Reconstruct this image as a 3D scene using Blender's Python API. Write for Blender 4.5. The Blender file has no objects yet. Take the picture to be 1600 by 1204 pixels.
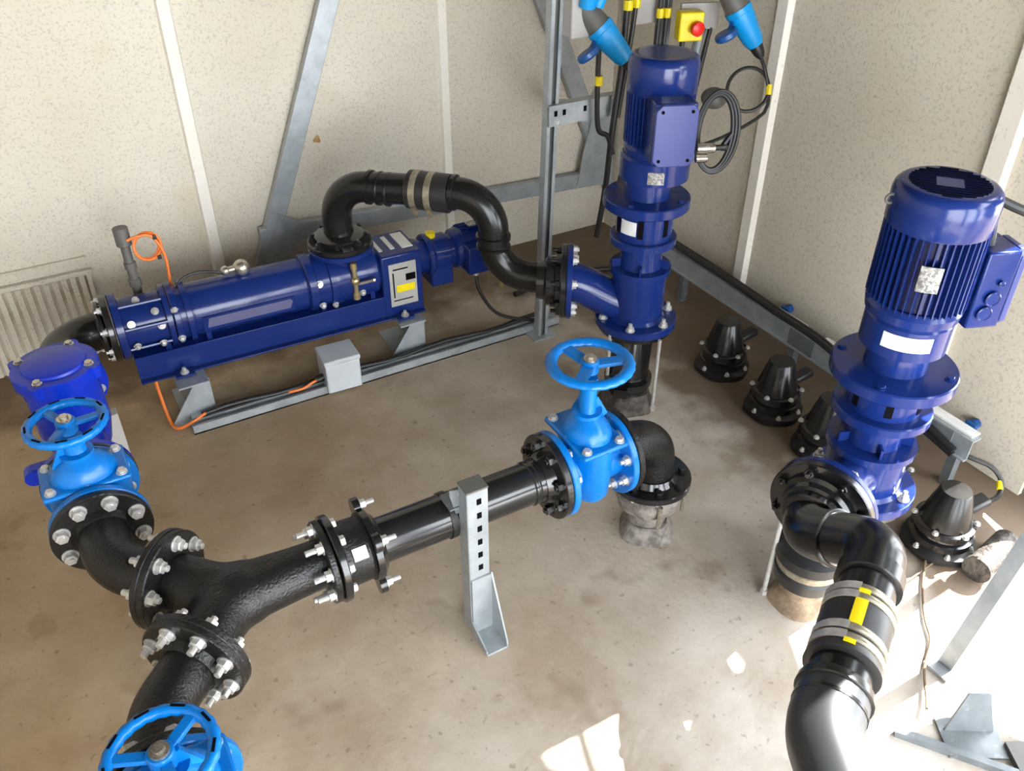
import bpy, bmesh, math, random
from mathutils import Vector as V, Matrix, noise
random.seed(7)
S = bpy.context.scene
COL = S.collection
PI = math.pi
# ------------------------------------------------------------------ camera, world, sun, exposure
FPX = 1360.0
PITCH = math.radians(35.6); YAW = math.radians(29.5); CAMH = 2.2
cd = bpy.data.cameras.new('camera'); cam = bpy.data.objects.new('camera', cd); COL.objects.link(cam)
F_ = V((math.sin(YAW)*math.cos(PITCH), math.cos(YAW)*math.cos(PITCH), -math.sin(PITCH)))
R_ = V((math.cos(YAW), -math.sin(YAW), 0)); U_ = R_.cross(F_)
m3 = Matrix((R_, U_, -F_)).transposed()
cam.matrix_world = Matrix.Translation((0, 0, CAMH)) @ m3.to_4x4()
cd.sensor_width = 36; cd.lens = FPX/1600*36; cd.clip_start = .02; cd.clip_end = 200
S.camera = cam
W = bpy.data.worlds.new('sky'); S.world = W; W.use_nodes = True
bg = W.node_tree.nodes['Background']; bg.inputs[0].default_value = (.90, .95, 1.0, 1); bg.inputs[1].default_value = 11.0
sun_d = bpy.data.lights.new('sun', 'SUN'); sun = bpy.data.objects.new('sun', sun_d); COL.objects.link(sun)
sun_d.energy = 30; sun_d.angle = math.radians(.5); sun_d.color = (1, .96, .9)
sun.rotation_euler = V((-1, 0, -1)).to_track_quat('-Z', 'Y').to_euler()
S.view_settings.view_transform = 'Standard'; S.view_settings.look = 'None'
S.view_settings.exposure = 0.40; S.view_settings.gamma = 1; S.view_settings.use_curve_mapping = False

# ------------------------------------------------------------------ materials
def mat(name, col, rough=.5, metal=0, spec=.5, col2=None, nscale=8, ncontrast=.5, bump=0, bscale=60, coat=0, specks=None, rvar=0, stretch=None):
    m = bpy.data.materials.new(name); m.use_nodes = True
    nt = m.node_tree; N = nt.nodes; L = nt.links; b = N['Principled BSDF']
    b.inputs['Roughness'].default_value = rough; b.inputs['Metallic'].default_value = metal
    b.inputs['Specular IOR Level'].default_value = spec; b.inputs['Coat Weight'].default_value = coat
    b.inputs['Coat Roughness'].default_value = .08
    tc = N.new('ShaderNodeTexCoord'); src = tc.outputs['Object']
    if stretch:
        mp = N.new('ShaderNodeMapping'); mp.inputs['Scale'].default_value = stretch; L.new(src, mp.inputs['Vector']); src = mp.outputs[0]
    c2 = col2 or tuple(c*.85 for c in col)
    n = N.new('ShaderNodeTexNoise'); n.inputs['Scale'].default_value = nscale; n.inputs['Detail'].default_value = 6; n.inputs['Roughness'].default_value = .6
    L.new(src, n.inputs['Vector'])
    cr = N.new('ShaderNodeValToRGB'); h = .5-.5*(1-ncontrast)*.5
    cr.color_ramp.elements[0].position = .5-.25*(1.2-ncontrast); cr.color_ramp.elements[1].position = .5+.25*(1.2-ncontrast)
    cr.color_ramp.elements[0].color = (*c2, 1); cr.color_ramp.elements[1].color = (*col, 1)
    L.new(n.outputs['Fac'], cr.inputs[0]); out = cr.outputs[0]
    if specks:
        for sc, thr, sc_col, amt in specks:
            v = N.new('ShaderNodeTexNoise'); v.inputs['Scale'].default_value = sc; v.inputs['Detail'].default_value = 3
            L.new(tc.outputs['Object'], v.inputs['Vector'])
            r = N.new('ShaderNodeMapRange'); r.inputs['From Min'].default_value = thr; r.inputs['From Max'].default_value = thr+.07
            r.inputs['To Max'].default_value = amt; L.new(v.outputs['Fac'], r.inputs['Value'])
            mx = N.new('ShaderNodeMix'); mx.data_type = 'RGBA'; L.new(r.outputs[0], mx.inputs['Factor'])
            L.new(out, mx.inputs['A']); mx.inputs['B'].default_value = (*sc_col, 1); out = mx.outputs['Result']
    L.new(out, b.inputs['Base Color'])
    if rvar:
        rr = N.new('ShaderNodeMapRange'); rr.inputs['To Min'].default_value = max(0, rough-rvar); rr.inputs['To Max'].default_value = rough+rvar
        L.new(n.outputs['Fac'], rr.inputs['Value']); L.new(rr.outputs[0], b.inputs['Roughness'])
    if bump:
        n2 = N.new('ShaderNodeTexNoise'); n2.inputs['Scale'].default_value = bscale; n2.inputs['Detail'].default_value = 4
        L.new(src, n2.inputs['Vector'])
        bp = N.new('ShaderNodeBump'); bp.inputs['Strength'].default_value = bump; bp.inputs['Distance'].default_value = .01
        L.new(n2.outputs['Fac'], bp.inputs['Height']); L.new(bp.outputs[0], b.inputs['Normal'])
    return m
M = {}
M['wall'] = mat('wall_paint', (.63, .585, .49), .85, col2=(.57, .51, .405), nscale=1.6, ncontrast=.4, bump=.08, bscale=90, specks=[(58, .60, (.32, .29, .26), .40), (105, .56, (.34, .31, .28), .42), (2.2, .66, (.50, .42, .27), .35)])
M['roof'] = mat('dark_roof_sheet', (.06, .055, .05), .8, nscale=3)
M['trim'] = mat('trim_paint', (.78, .74, .66), .7, col2=(.72, .68, .59), nscale=5, specks=[(75, .62, (.42, .39, .35), .4)])
M['floor'] = mat('floor_concrete', (.46, .41, .345), .78, col2=(.34, .275, .21), nscale=2.6, ncontrast=.65, bump=.2, bscale=45, specks=[(14, .62, (.40, .35, .29), .45), (38, .64, (.16, .12, .09), .5), (120, .64, (.43, .38, .32), .4), (3.6, .62, (.20, .145, .09), .5)])
fm = M['floor'].node_tree; fN = fm.nodes; fL = fm.links
fb = fN['Principled BSDF']; fsrc = fb.inputs['Base Color'].links[0].from_socket
ftc = [n for n in fN if n.type == 'TEX_COORD'][0]
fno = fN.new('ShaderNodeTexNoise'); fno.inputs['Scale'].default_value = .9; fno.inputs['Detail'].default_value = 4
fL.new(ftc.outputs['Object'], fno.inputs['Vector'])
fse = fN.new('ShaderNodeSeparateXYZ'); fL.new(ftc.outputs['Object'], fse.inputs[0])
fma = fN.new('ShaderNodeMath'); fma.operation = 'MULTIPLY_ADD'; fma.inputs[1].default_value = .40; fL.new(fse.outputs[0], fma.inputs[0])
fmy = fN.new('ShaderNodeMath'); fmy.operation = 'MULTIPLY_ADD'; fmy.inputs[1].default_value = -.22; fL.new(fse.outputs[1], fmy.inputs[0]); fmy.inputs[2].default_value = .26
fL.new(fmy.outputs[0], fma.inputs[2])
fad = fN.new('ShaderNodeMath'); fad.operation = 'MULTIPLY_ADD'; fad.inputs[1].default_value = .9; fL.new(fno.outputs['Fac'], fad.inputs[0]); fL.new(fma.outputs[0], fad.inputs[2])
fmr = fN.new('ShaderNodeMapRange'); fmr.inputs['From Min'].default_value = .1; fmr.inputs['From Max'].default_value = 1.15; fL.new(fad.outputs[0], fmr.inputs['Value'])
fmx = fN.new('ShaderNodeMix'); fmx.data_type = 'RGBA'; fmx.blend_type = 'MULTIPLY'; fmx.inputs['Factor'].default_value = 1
fcr = fN.new('ShaderNodeValToRGB'); fcr.color_ramp.elements[0].color = (.88, .72, .50, 1); fcr.color_ramp.elements[1].color = (1.15, 1.20, 1.27, 1)  # brown staining at left; doorway light painted in as paler, cooler tone at right
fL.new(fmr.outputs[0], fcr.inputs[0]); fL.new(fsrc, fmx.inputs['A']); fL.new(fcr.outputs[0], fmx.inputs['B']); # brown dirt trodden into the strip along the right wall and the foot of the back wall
def fmath(op, a, b, c=None):
    n = fN.new('ShaderNodeMath'); n.operation = op
    for i, v in enumerate((a, b, c)):
        if v is None: continue
        if isinstance(v, (int, float)): n.inputs[i].default_value = v
        else: fL.new(v, n.inputs[i])
    return n.outputs[0]
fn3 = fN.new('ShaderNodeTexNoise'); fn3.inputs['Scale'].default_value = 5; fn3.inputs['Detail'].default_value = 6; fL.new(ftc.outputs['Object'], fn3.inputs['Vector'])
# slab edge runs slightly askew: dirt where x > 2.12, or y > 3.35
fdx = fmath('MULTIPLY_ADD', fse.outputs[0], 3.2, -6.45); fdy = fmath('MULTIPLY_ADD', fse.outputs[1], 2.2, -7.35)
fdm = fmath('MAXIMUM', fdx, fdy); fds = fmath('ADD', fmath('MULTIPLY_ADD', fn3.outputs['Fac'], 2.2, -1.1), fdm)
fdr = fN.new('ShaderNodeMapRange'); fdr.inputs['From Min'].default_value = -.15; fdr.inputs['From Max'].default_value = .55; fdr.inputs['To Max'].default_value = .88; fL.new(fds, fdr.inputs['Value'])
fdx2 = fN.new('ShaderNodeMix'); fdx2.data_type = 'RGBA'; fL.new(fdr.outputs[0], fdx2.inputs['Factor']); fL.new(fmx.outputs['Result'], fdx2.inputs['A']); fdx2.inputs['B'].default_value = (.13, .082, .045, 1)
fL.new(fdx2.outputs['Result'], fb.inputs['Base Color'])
M['navy'] = mat('navy_paint', (.007, .023, .140), .18, spec=.42, col2=(.006, .019, .12), nscale=6, coat=0, bump=.06, bscale=30)
M['valve'] = mat('bright_blue_paint', (.0, .165, .56), .28, col2=(.0, .145, .48), nscale=14, spec=.45, coat=0, bump=.12, bscale=70)
M['royal'] = mat('royal_blue_paint', (.003, .030, .48), .26, col2=(.003, .025, .42), nscale=8, coat=0, spec=.35, bump=.08, bscale=40)
M['black'] = mat('black_gloss', (.011, .011, .011), .2, col2=(.007, .007, .008), nscale=9, coat=.3, bump=.02, bscale=30)
M['cast'] = mat('black_cast_iron', (.012, .011, .0105), .3, spec=.4, col2=(.007, .007, .007), nscale=18, coat=0, bump=.35, bscale=140)
M['rubber'] = mat('black_rubber', (.013, .013, .013), .45, nscale=10)
M['plastic'] = mat('black_plastic_pipe', (.009, .009, .0085), .24, spec=.38, col2=(.007, .007, .0065), nscale=5, rvar=.04)
M['galv'] = mat('galvanised_steel', (.43, .46, .475), .42, metal=.45, col2=(.30, .33, .345), nscale=16, ncontrast=.4, specks=[(70, .63, (.50, .52, .53), .4)], rvar=.1)
M['galvd'] = mat('dull_galvanised_steel', (.22, .24, .25), .5, metal=.4, col2=(.13, .145, .155), nscale=9, specks=[(40, .63, (.33, .34, .35), .4)])
M['zinc'] = mat('zinc_bolt', (.66, .65, .63), .33, metal=.5, col2=(.45, .44, .42), nscale=40)
M['steel'] = mat('stainless_steel', (.60, .56, .48), .25, metal=.85, col2=(.42, .38, .31), nscale=50)
M['brass'] = mat('brass', (.62, .50, .28), .28, metal=.8, nscale=30)
M['grime'] = mat('grimy_wrapping', (.10, .085, .07), .7, col2=(.025, .02, .016), nscale=24, ncontrast=.8, bump=.8, bscale=60)
M['tan'] = mat('tan_mortar', (.34, .26, .17), .85, col2=(.16, .11, .07), nscale=14, ncontrast=.7, bump=.5, bscale=50)
M['grey'] = mat('light_grey_plastic', (.52, .55, .57), .45, nscale=6)
M['paleg'] = mat('pale_grey_board', (.42, .40, .38), .6, nscale=4)
M['white'] = mat('white_label', (.72, .72, .70), .5, nscale=20)
M['silver'] = mat('silver_label', (.36, .35, .33), .4, metal=.3, col2=(.12, .12, .12), nscale=110, ncontrast=.9)
M['plastic_sunlit'] = mat('sunlit_black_plastic', (.024, .027, .030), .42, col2=(.021, .023, .025), nscale=6)  # black plastic made paler, sunlight on the end elbow put into its colour
M['orange'] = mat('orange_cable', (.85, .20, .03), .45, nscale=10)
M['red'] = mat('red_plastic', (.75, .02, .015), .35, nscale=10)
M['redcap'] = M['red']
M['yellow'] = mat('yellow_plastic', (.85, .66, .0), .4, nscale=10)
M['sky'] = mat('plug_blue_plastic', (.0, .30, .72), .4, nscale=10)
M['skyd'] = mat('dark_blue_plastic', (.01, .08, .28), .35, nscale=10)
M['putty'] = mat('grey_wrapping', (.24, .215, .19), .75, col2=(.10, .085, .07), nscale=22, ncontrast=.8, bump=.8, bscale=60)
M['dgrey'] = mat('dark_grey_plastic', (.11, .105, .095), .5, nscale=8)
M['dark'] = mat('dark_gap', (.004, .004, .006), .9, spec=.05, nscale=8)
M['brown'] = mat('dirty_cream', (.56, .51, .43), .85, col2=(.36, .28, .19), nscale=5, ncontrast=.5)
M['terra'] = mat('brown_wire', (.16, .11, .06), .6, nscale=9)
M['lilac'] = mat('box_lid_paint', (.035, .05, .20), .3, col2=(.03, .045, .18), nscale=6)
M['khaki'] = mat('steel_band', (.42, .38, .29), .35, metal=.7, col2=(.25, .22, .16), nscale=60)

# ------------------------------------------------------------------ mesh builder
def frame(a):
    a = V(a).normalized()
    t = V((0, 0, 1)) if abs(a.z) < .9 else V((1, 0, 0))
    u = t.cross(a).normalized(); v = a.cross(u)
    return u, v, a
class MB:
    def __init__(s): s.v = []; s.f = []
    def add(s, vs, fs):
        o = len(s.v); s.v += [V(p) for p in vs]; s.f += [tuple(i+o for i in f) for f in fs]; return s
    def box(s, c, d, rz=0, R=None):
        R = R or Matrix.Rotation(rz, 3, 'Z'); c = V(c); h = V(d)/2
        P = [c+R @ V((x*h.x, y*h.y, z*h.z)) for x in (-1, 1) for y in (-1, 1) for z in (-1, 1)]
        return s.add(P, [(0, 1, 3, 2), (4, 6, 7, 5), (0, 4, 5, 1), (2, 3, 7, 6), (0, 2, 6, 4), (1, 5, 7, 3)])
    def bar(s, p, q, w, h, up=(0, 0, 1)):
        p = V(p); q = V(q); a = (q-p).normalized(); up = V(up); sd = a.cross(up).normalized(); u2 = sd.cross(a)
        R = Matrix((a, sd, u2)).transposed()
        return s.box((p+q)/2, ((q-p).length, w, h), R=R)
    def lathe(s, prof, o=(0, 0, 0), ax=(0, 0, 1), seg=32, sx=1, sy=1, mod=None):
        u, v, a = frame(ax); o = V(o); P = []; Fc = []
        for r, z in prof:
            for i in range(seg):
                t = 2*PI*i/seg; k = mod(t) if mod else 1
                P.append(o+a*z+u*(r*k*sx*math.cos(t))+v*(r*k*sy*math.sin(t)))
        for j in range(len(prof)-1):
            for i in range(seg):
                k = (i+1) % seg; Fc.append((j*seg+i, j*seg+k, (j+1)*seg+k, (j+1)*seg+i))
        if prof[0][0] > 1e-6: Fc.append(tuple(reversed(range(seg))))
        if prof[-1][0] > 1e-6: Fc.append(tuple((len(prof)-1)*seg+i for i in range(seg)))
        return s.add(P, Fc)
    def cyl(s, p, q, r, seg=24, r2=None, ch=0):
        p = V(p); q = V(q); h = (q-p).length; r2 = r if r2 is None else r2
        pr = [(r-ch, 0), (r, ch), (r2, h-ch), (r2-ch, h)] if ch else [(r, 0), (r2, h)]
        return s.lathe(pr, p, q-p, seg)
    def ring(s, p, ax, R, r, t, seg=32):       # flat washer shape
        prof = [(r, 0), (R, 0), (R, t), (r, t), (r, 0)]
        u, v, a = frame(ax); o = V(p); P = []; Fc = []
        for rr, z in prof[:4]:
            for i in range(seg):
                th = 2*PI*i/seg; P.append(o+a*z+u*rr*math.cos(th)+v*rr*math.sin(th))
        for j in range(4):
            for i in range(seg):
                k = (i+1) % seg; jj = (j+1) % 4; Fc.append((j*seg+i, j*seg+k, jj*seg+k, jj*seg+i))
        return s.add(P, Fc)
    def sweep(s, pts, r, seg=20, closed=False, flat=None, cap=True):
        pts = [V(p) for p in pts]; n = len(pts); rr = r if isinstance(r, (list, tuple)) else [r]*n
        T = []
        for i in range(n):
            a = pts[(i+1) % n] if (closed or i < n-1) else pts[i]
            b = pts[i-1] if (closed or i > 0) else pts[i]
            T.append((a-b).normalized())
        u, v, _ = frame(T[0]); P = []
        for i in range(n):
            if i:
                q = T[i-1].rotation_difference(T[i]); u = q @ u
            u = (u-T[i]*u.dot(T[i])).normalized(); v = T[i].cross(u)
            for k in range(seg):
                t = 2*PI*k/seg; P.append(pts[i]+u*rr[i]*math.cos(t)+v*rr[i]*math.sin(t))
        Fc = []
        for i in range(n if closed else n-1):
            j = (i+1) % n
            for k in range(seg):
                l = (k+1) % seg; Fc.append((i*seg+k, i*seg+l, j*seg+l, j*seg+k))
        if cap and not closed:
            Fc.append(tuple(reversed(range(seg)))); Fc.append(tuple((n-1)*seg+k for k in range(seg)))
        return s.add(P, Fc)
    def prism(s, poly, o, u, v, d):            # polygon in (u,v) plane extruded by vector d
        o = V(o); u = V(u); v = V(v); d = V(d); n = len(poly)
        P = [o+u*a+v*b for a, b in poly]; P += [p+d for p in P]
        Fc = [tuple(reversed(range(n))), tuple(range(n, 2*n))]+[(i, (i+1) % n, n+(i+1) % n, n+i) for i in range(n)]
        return s.add(P, Fc)
    def sphere(s, c, r, seg=16, rings=8, sz=1):
        prof = [(max(1e-7, r*math.sin(PI*i/rings)), -r*sz*math.cos(PI*i/rings)) for i in range(rings+1)]
        prof[0] = (1e-7, prof[0][1]); prof[-1] = (1e-7, prof[-1][1])
        return s.lathe(prof, c, (0, 0, 1), seg)
    def torus(s, c, ax, R, r, seg=48, s2=10, ry=None, mod=None):
        u, v, a = frame(ax); c = V(c); ry = ry or r; P = []; Fc = []
        for i in range(seg):
            t = 2*PI*i/seg; d = u*math.cos(t)+v*math.sin(t); k = mod(t) if mod else 0
            for j in range(s2):
                w = 2*PI*j/s2; P.append(c+d*(R+(r+k)*math.cos(w))+a*(ry*math.sin(w)))
        for i in range(seg):
            for j in range(s2):
                ii = (i+1) % seg; jj = (j+1) % s2; Fc.append((i*s2+j, ii*s2+j, ii*s2+jj, i*s2+jj))
        return s.add(P, Fc)

def fillet(pts, rad, n=10):
    pts = [V(p) for p in pts]; out = [pts[0]]
    for i in range(1, len(pts)-1):
        a, b, c = pts[i-1], pts[i], pts[i+1]; r = rad[i-1] if isinstance(rad, (list, tuple)) else rad
        d1 = (a-b).normalized(); d2 = (c-b).normalized(); ang = d1.angle(d2)
        if ang > PI-.01: out.append(b); continue
        tl = r/math.tan(ang/2); cen = b+(d1+d2).normalized()*(r/math.sin(ang/2))
        s0 = b+d1*tl-cen; e0 = b+d2*tl-cen
        for k in range(n+1): out.append(cen+s0.slerp(e0, k/n) if False else cen+(Matrix.Rotation((PI-ang)*k/n, 3, s0.cross(e0)) @ s0))
    out.append(pts[-1]); return out
def smooth(pts, n=8):                          # Catmull-Rom through points
    pts = [V(p) for p in pts]; P = [pts[0]*2-pts[1]]+pts+[pts[-1]*2-pts[-2]]; out = []
    for i in range(1, len(P)-2):
        a, b, c, d = P[i-1:i+3]
        for k in range(n):
            t = k/n; out.append(.5*((2*b)+(c-a)*t+(2*a-5*b+4*c-d)*t*t+(3*b-a-3*c+d)*t*t*t))
    out.append(pts[-1]); return out

RINV = {}
def thing(name, label, cat, loc=(0, 0, 0), rz=0, group=None):
    o = bpy.data.objects.new(name, None); COL.objects.link(o); o.empty_display_size = .05
    o.location = loc; o.rotation_euler = (0, 0, rz); o['label'] = label; o['category'] = cat
    if group: o['group'] = group
    o['tmp'] = 1
    RINV[o] = (Matrix.Translation(loc) @ Matrix.Rotation(rz, 4, 'Z')).inverted()
    return o
def obj(name, mb, m, parent=None, bevel=0, sharp=35, mods=None):
    me = bpy.data.meshes.new(name); inv = RINV.get(parent, Matrix())
    bm = bmesh.new(); vs = [bm.verts.new(inv @ p) for p in mb.v]
    for f in mb.f:
        try: bm.faces.new([vs[i] for i in f])
        except ValueError: pass
    bmesh.ops.remove_doubles(bm, verts=bm.verts, dist=1e-6)
    bmesh.ops.recalc_face_normals(bm, faces=bm.faces)
    bm.to_mesh(me); bm.free(); me.materials.append(M[m] if isinstance(m, str) else m)
    for p in me.polygons: p.use_smooth = True
    me.set_sharp_from_angle(angle=math.radians(sharp))
    o = bpy.data.objects.new(name, me); COL.objects.link(o)
    if parent: o.parent = parent; RINV[o] = inv
    if bevel:
        b = o.modifiers.new('bevel', 'BEVEL'); b.width = bevel; b.segments = 2; b.limit_method = 'ANGLE'; b.angle_limit = math.radians(40)
        b.harden_normals = False
    return o
def tag(o, label, cat, group=None, kind=None):
    o['label'] = label; o['category'] = cat
    if group: o['group'] = group
    if kind: o['kind'] = kind
    return o
def struct(name, mb, m, bevel=0):
    o = obj(name, mb, m, bevel=bevel); o['kind'] = 'structure'; return o
def copy_tree(o, parent=None):
    c = o.copy(); COL.objects.link(c)
    if parent: c.parent = parent
    for ch in [x for x in bpy.data.objects if x.parent == o]: copy_tree(ch, c)
    return c

def bolt_mb(p, ax, r=.0155, h=.017, stud=.012, wash=True):
    mb = MB(); a = V(ax).normalized(); p = V(p)
    if wash: mb.cyl(p, p+a*.003, r*1.25, 14)
    mb.cyl(p+a*.002, p+a*(h), r, 6, ch=.0015)
    if stud: mb.cyl(p+a*h*.9, p+a*(h+stud), r*.52, 10, ch=.001)
    return mb
def bolt_circle(parent, c, ax, R, n, m='zinc', r=.0155, h=.017, stud=.012, phase=.5, name='bolt'):
    u, v, a = frame(ax)
    for i in range(n):
        t = 2*PI*(i+phase)/n
        obj(name, bolt_mb(V(c)+u*R*math.cos(t)+v*R*math.sin(t), a, r, h, stud), m, parent)
def flange_mb(c, ax, R=.13, t=.022, hub=0, hubr=.085, bore=0):
    mb = MB(); a = V(ax).normalized(); c = V(c)
    mb.lathe([(R-.003, 0), (R, .003), (R, t-.003), (R-.003, t)], c, a, 48)
    if hub: mb.lathe([(hubr+.012, t-.002), (hubr, t+hub)], c, a, 32)
    return mb

# ------------------------------------------------------------------ room shell
YB = 3.845; XR = 2.795; XL = -1.7; ZC = 2.8; YF = -1.6
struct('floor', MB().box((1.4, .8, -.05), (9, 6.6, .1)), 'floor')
struct('wall_back', MB().box(((XL+XR)/2+.05, YB+.06, ZC/2), (XR-XL+.3, .12, ZC)), 'wall')
wr = MB(); wr.box((XR+.06, (YB+1.15)/2, ZC/2), (.12, YB-1.15, ZC)); wr.box((XR+.06, (1.15-1.4)/2, 2.7), (.12, 2.55, .2)); wr.box((XR+.06, (YF-1.4)/2, ZC/2), (.12, abs(YF+1.4), ZC))
struct('wall_right', wr, 'wall')
struct('wall_left', MB().box((XL-.06, (YB+YF)/2, ZC/2), (.12, YB-YF, ZC)), 'wall')
wf = MB(); wf.box(((XL-.9)/2, YF-.06, ZC/2), (abs(XL)-.9, .12, ZC)); wf.box((1.45, YF-.06, ZC/2), (.3, .12, ZC)); wf.box(((2.6+XR)/2, YF-.06, ZC/2), (XR-2.6, .12, ZC)); wf.box((.2, YF-.06, 2.65), (2.2, .12, .3)); wf.box((2.1, YF-.06, 2.65), (1.0, .12, .3)); struct('wall_front', wf, 'roof')
struct('ceiling', MB().box(((XL+XR)/2, (YB+YF)/2, ZC+.05), (XR-XL+.24, YB-YF+.2, .1)), 'roof')
# moulded joints of the wall panels
def rib_back(n, x, w, z0, tilt=0):
    mb = MB(); mb.prism([(-w/2, 0), (-w/2+.008, -.018), (w/2-.008, -.018), (w/2, 0)], (x, YB+.001, z0), (1, 0, 0), (0, 1, 0), (tilt, 0, ZC-z0))
    struct('trim_%d' % n, mb, 'trim')
rib_back(1, .60, .062, 0.0); rib_back(2, 1.80, .055, 0.0); rib_back(3, -.62, .06, 0.0)
def rib_right(n, y, w, z0):
    mb = MB(); mb.prism([(-w/2, 0), (-w/2+.01, -.03), (w/2-.02, -.03), (w/2, 0)], (XR+.001, y, z0), (0, 1, 0), (1, 0, 0), (0, 0, ZC-z0))
    struct('trim_%d' % n, mb, 'trim')
rib_right(4, 2.70, .085, 0.16); rib_right(5, 1.635, .10, 0.0)

# unseen blocker added in the side doorway, cut to throw broken sun patches
def blocker_piece(poly):     # polygon given as (sun distance, Y): height on the blocker = XR - distance
    return [(y, XR+.03-u) for u, y in poly]
dp = MB()
for poly in ([(1.06, 1.16), (1.0, 1.03), (.985, .95), (.2, .90), (.2, .615), (1.45, .615), (1.51, .92), (1.58, 1.06), (1.63, 1.16), (1.43, 1.16), (1.42, 1.085), (1.40, 1.07), (1.37, 1.07), (1.34, 1.12), (1.33, 1.16), (1.156, 1.16), (1.155, 1.05), (1.175, 1.03), (1.10, .965), (1.10, .95), (1.07, .955), (1.065, .98), (1.13, 1.02), (1.145, 1.05), (1.155, 1.16)],
             [(1.53, .64), (1.59, .68), (1.70, .68), (1.83, .655), (1.91, .5), (1.95, -.45), (.9, -.45), (.9, .615)],
             [(.86, 1.16), (.877, 1.16), (.837, 1.03), (.837, .90), (.815, .90), (.815, 1.03)],
             [(2.14, 1.16), (2.20, 1.12), (2.31, 1.00), (2.45, .955), (2.52, .955), (2.58, 1.16)], [(1.40, .925), (2.2, .975), (2.2, 1.02), (1.40, .975)], [(2.62, 1.16), (2.59, .98), (2.60, .93), (2.82, .93), (2.82, 1.16)],
             [(.73, 1.16), (.73, 1.09), (.80, 1.02), (.80, .90), (.2, .90), (.2, 1.16)]):
    dp.prism(blocker_piece(poly), (XR+.02, 0, 0), (0, 1, 0), (0, 0, 1), (.02, 0, 0))
sun_blocker = struct('sun_blocker_1', dp, 'galvd')

# ribbed vent panel low in the corner of the back wall
t = thing('wall_vent_panel', 'dirty cream ribbed vent panel low on the back wall behind the royal blue check valve', 'vent', (-.25, YB, 0))
mb = MB()
for i in range(22):
    x = .02-i*.036; mb.box((x, YB-.009, .19), (.022, .018, .40))
obj('slat_panel', mb, 'wall', t)
mb = MB(); mb.box((-.34, YB-.004, .20), (.80, .01, .42)); obj('backing', mb, 'brown', t)
mb = MB(); mb.box((-.34, YB-.014, .405), (.82, .03, .022)); mb.box((.05, YB-.014, .20), (.02, .03, .40)); obj('frame', mb, 'wall', t, bevel=.003)
mb = MB(); mb.box((-.34, YB-.008, .468), (.80, .018, .012)); obj('drip_edge', mb, 'wall', t)

# galvanised brace frame standing against the back wall
t = thing('steel_brace_frame', 'grey galvanised angle-iron brace frame bolted flat to the back wall', 'frame', (1.75, YB-.03, .3))
yb = YB-.035
def flatbar(name, p, q, w, th, m='galv'):
    return obj(name, MB().bar(p, q, th, w, up=(V(q)-V(p)).cross(V((0, 1, 0)))), m, t, bevel=.003)
flatbar('diagonal_beam', (.735, yb, .10), (1.33, yb, 1.55), .085, .04)
flatbar('horizontal_beam', (.80, yb-.005, .40), (2.70, yb-.005, .315), .085, .04)
flatbar('diagonal_beam', (2.86, yb+.005, .12), (2.30, yb+.005, 1.35), .095, .04)
obj('gusset_plate', MB().prism([(2.55, .30), (2.78, .26), (2.775, .66), (2.66, .80)], (0, yb-.03, 0), (1, 0, 0), (0, 0, 1), (0, .012, 0)), 'galv', t)
obj('gusset_plate', MB().prism([(.80, .28), (.92, .27), (1.02, .42), (.90, .50)], (0, yb-.03, 0), (1, 0, 0), (0, 0, 1), (0, .012, 0)), 'galv', t)
# rust blots on the wall
for (x, z, r) in ((1.145, .79, .017), (1.085, .845, .011)):
    mb = MB(); mb.lathe([(1e-6, .0012), (r*.6, .0012), (r, 0)], (x, YB-.0005, z), (0, -1, 0), 14, mod=lambda a: 1+.25*math.sin(3*a+x*9))
    tag(obj('rust_stain', mb, mat('rust', (.32, .15, .03), .9, col2=(.45, .30, .12), nscale=60)), 'small orange rust stain on the back wall, %s' % ('the larger and lower of two' if r > .015 else 'the smaller one nearest the slanting beam'), 'stain')

# ------------------------------------------------------------------ pipework on the floor: wye, elbows, spool
ZP = .415; YP = 1.70; PR = .0665; FR = .13
CW = V((.115, YP, ZP))
dA = V((-1, 1, 0)).normalized(); dB = V((-1, -1, 0)).normalized(); X = V((1, 0, 0)); Y = V((0, 1, 0)); Z = V((0, 0, 1))
fA = V((-.005, 1.835, ZP)); fB = V((.002, 1.565, ZP)); fC = V((.375, YP, ZP))
t = thing('pipe_wye', 'black cast-iron three-way pipe wye joining the three floor pipes', 'pipe fitting', (.12, YP, ZP))
mb = MB()
mb.sweep(smooth([fA+dA*.0, CW+dA*.05+X*.02, V((.235, YP+.01, ZP)), fC], 10), [.076]*10+[.074]*6+[.068]*15, 28)
mb.sweep(smooth([fB+dB*.0, CW+dB*.05+X*.02, V((.235, YP-.01, ZP)), fC], 10), [.076]*10+[.074]*6+[.068]*15, 28)
mb.sweep(smooth([fA, CW+V((-.03, 0, 0)), fB], 8), .074, 28)
mb.sphere(CW+V((.02, 0, 0)), .083, 24, 12)
w = obj('pipe_body', mb, 'cast', t, sharp=80)
rm = w.modifiers.new('remesh', 'REMESH'); rm.mode = 'VOXEL'; rm.voxel_size = .006; rm.use_smooth_shade = True
sm = w.modifiers.new('smooth', 'SMOOTH'); sm.factor = .7; sm.iterations = 14
obj('flange', flange_mb(fA-dA*.005, dA, .137), 'cast', t); obj('flange', flange_mb(fB-dB*.005, dB, .137), 'cast', t); obj('flange', flange_mb(fC-X*.012, X, FR-.012, .02), 'cast', t)
bolt_circle(t, fA-dA*.005, -dA, .108, 8, r=.0175, h=.02); bolt_circle(t, fB-dB*.005, -dB, .108, 8, r=.0175, h=.02)
bolt_circle(t, fC-X*.012, -X, .098, 8, h=.018, stud=.03)

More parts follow.
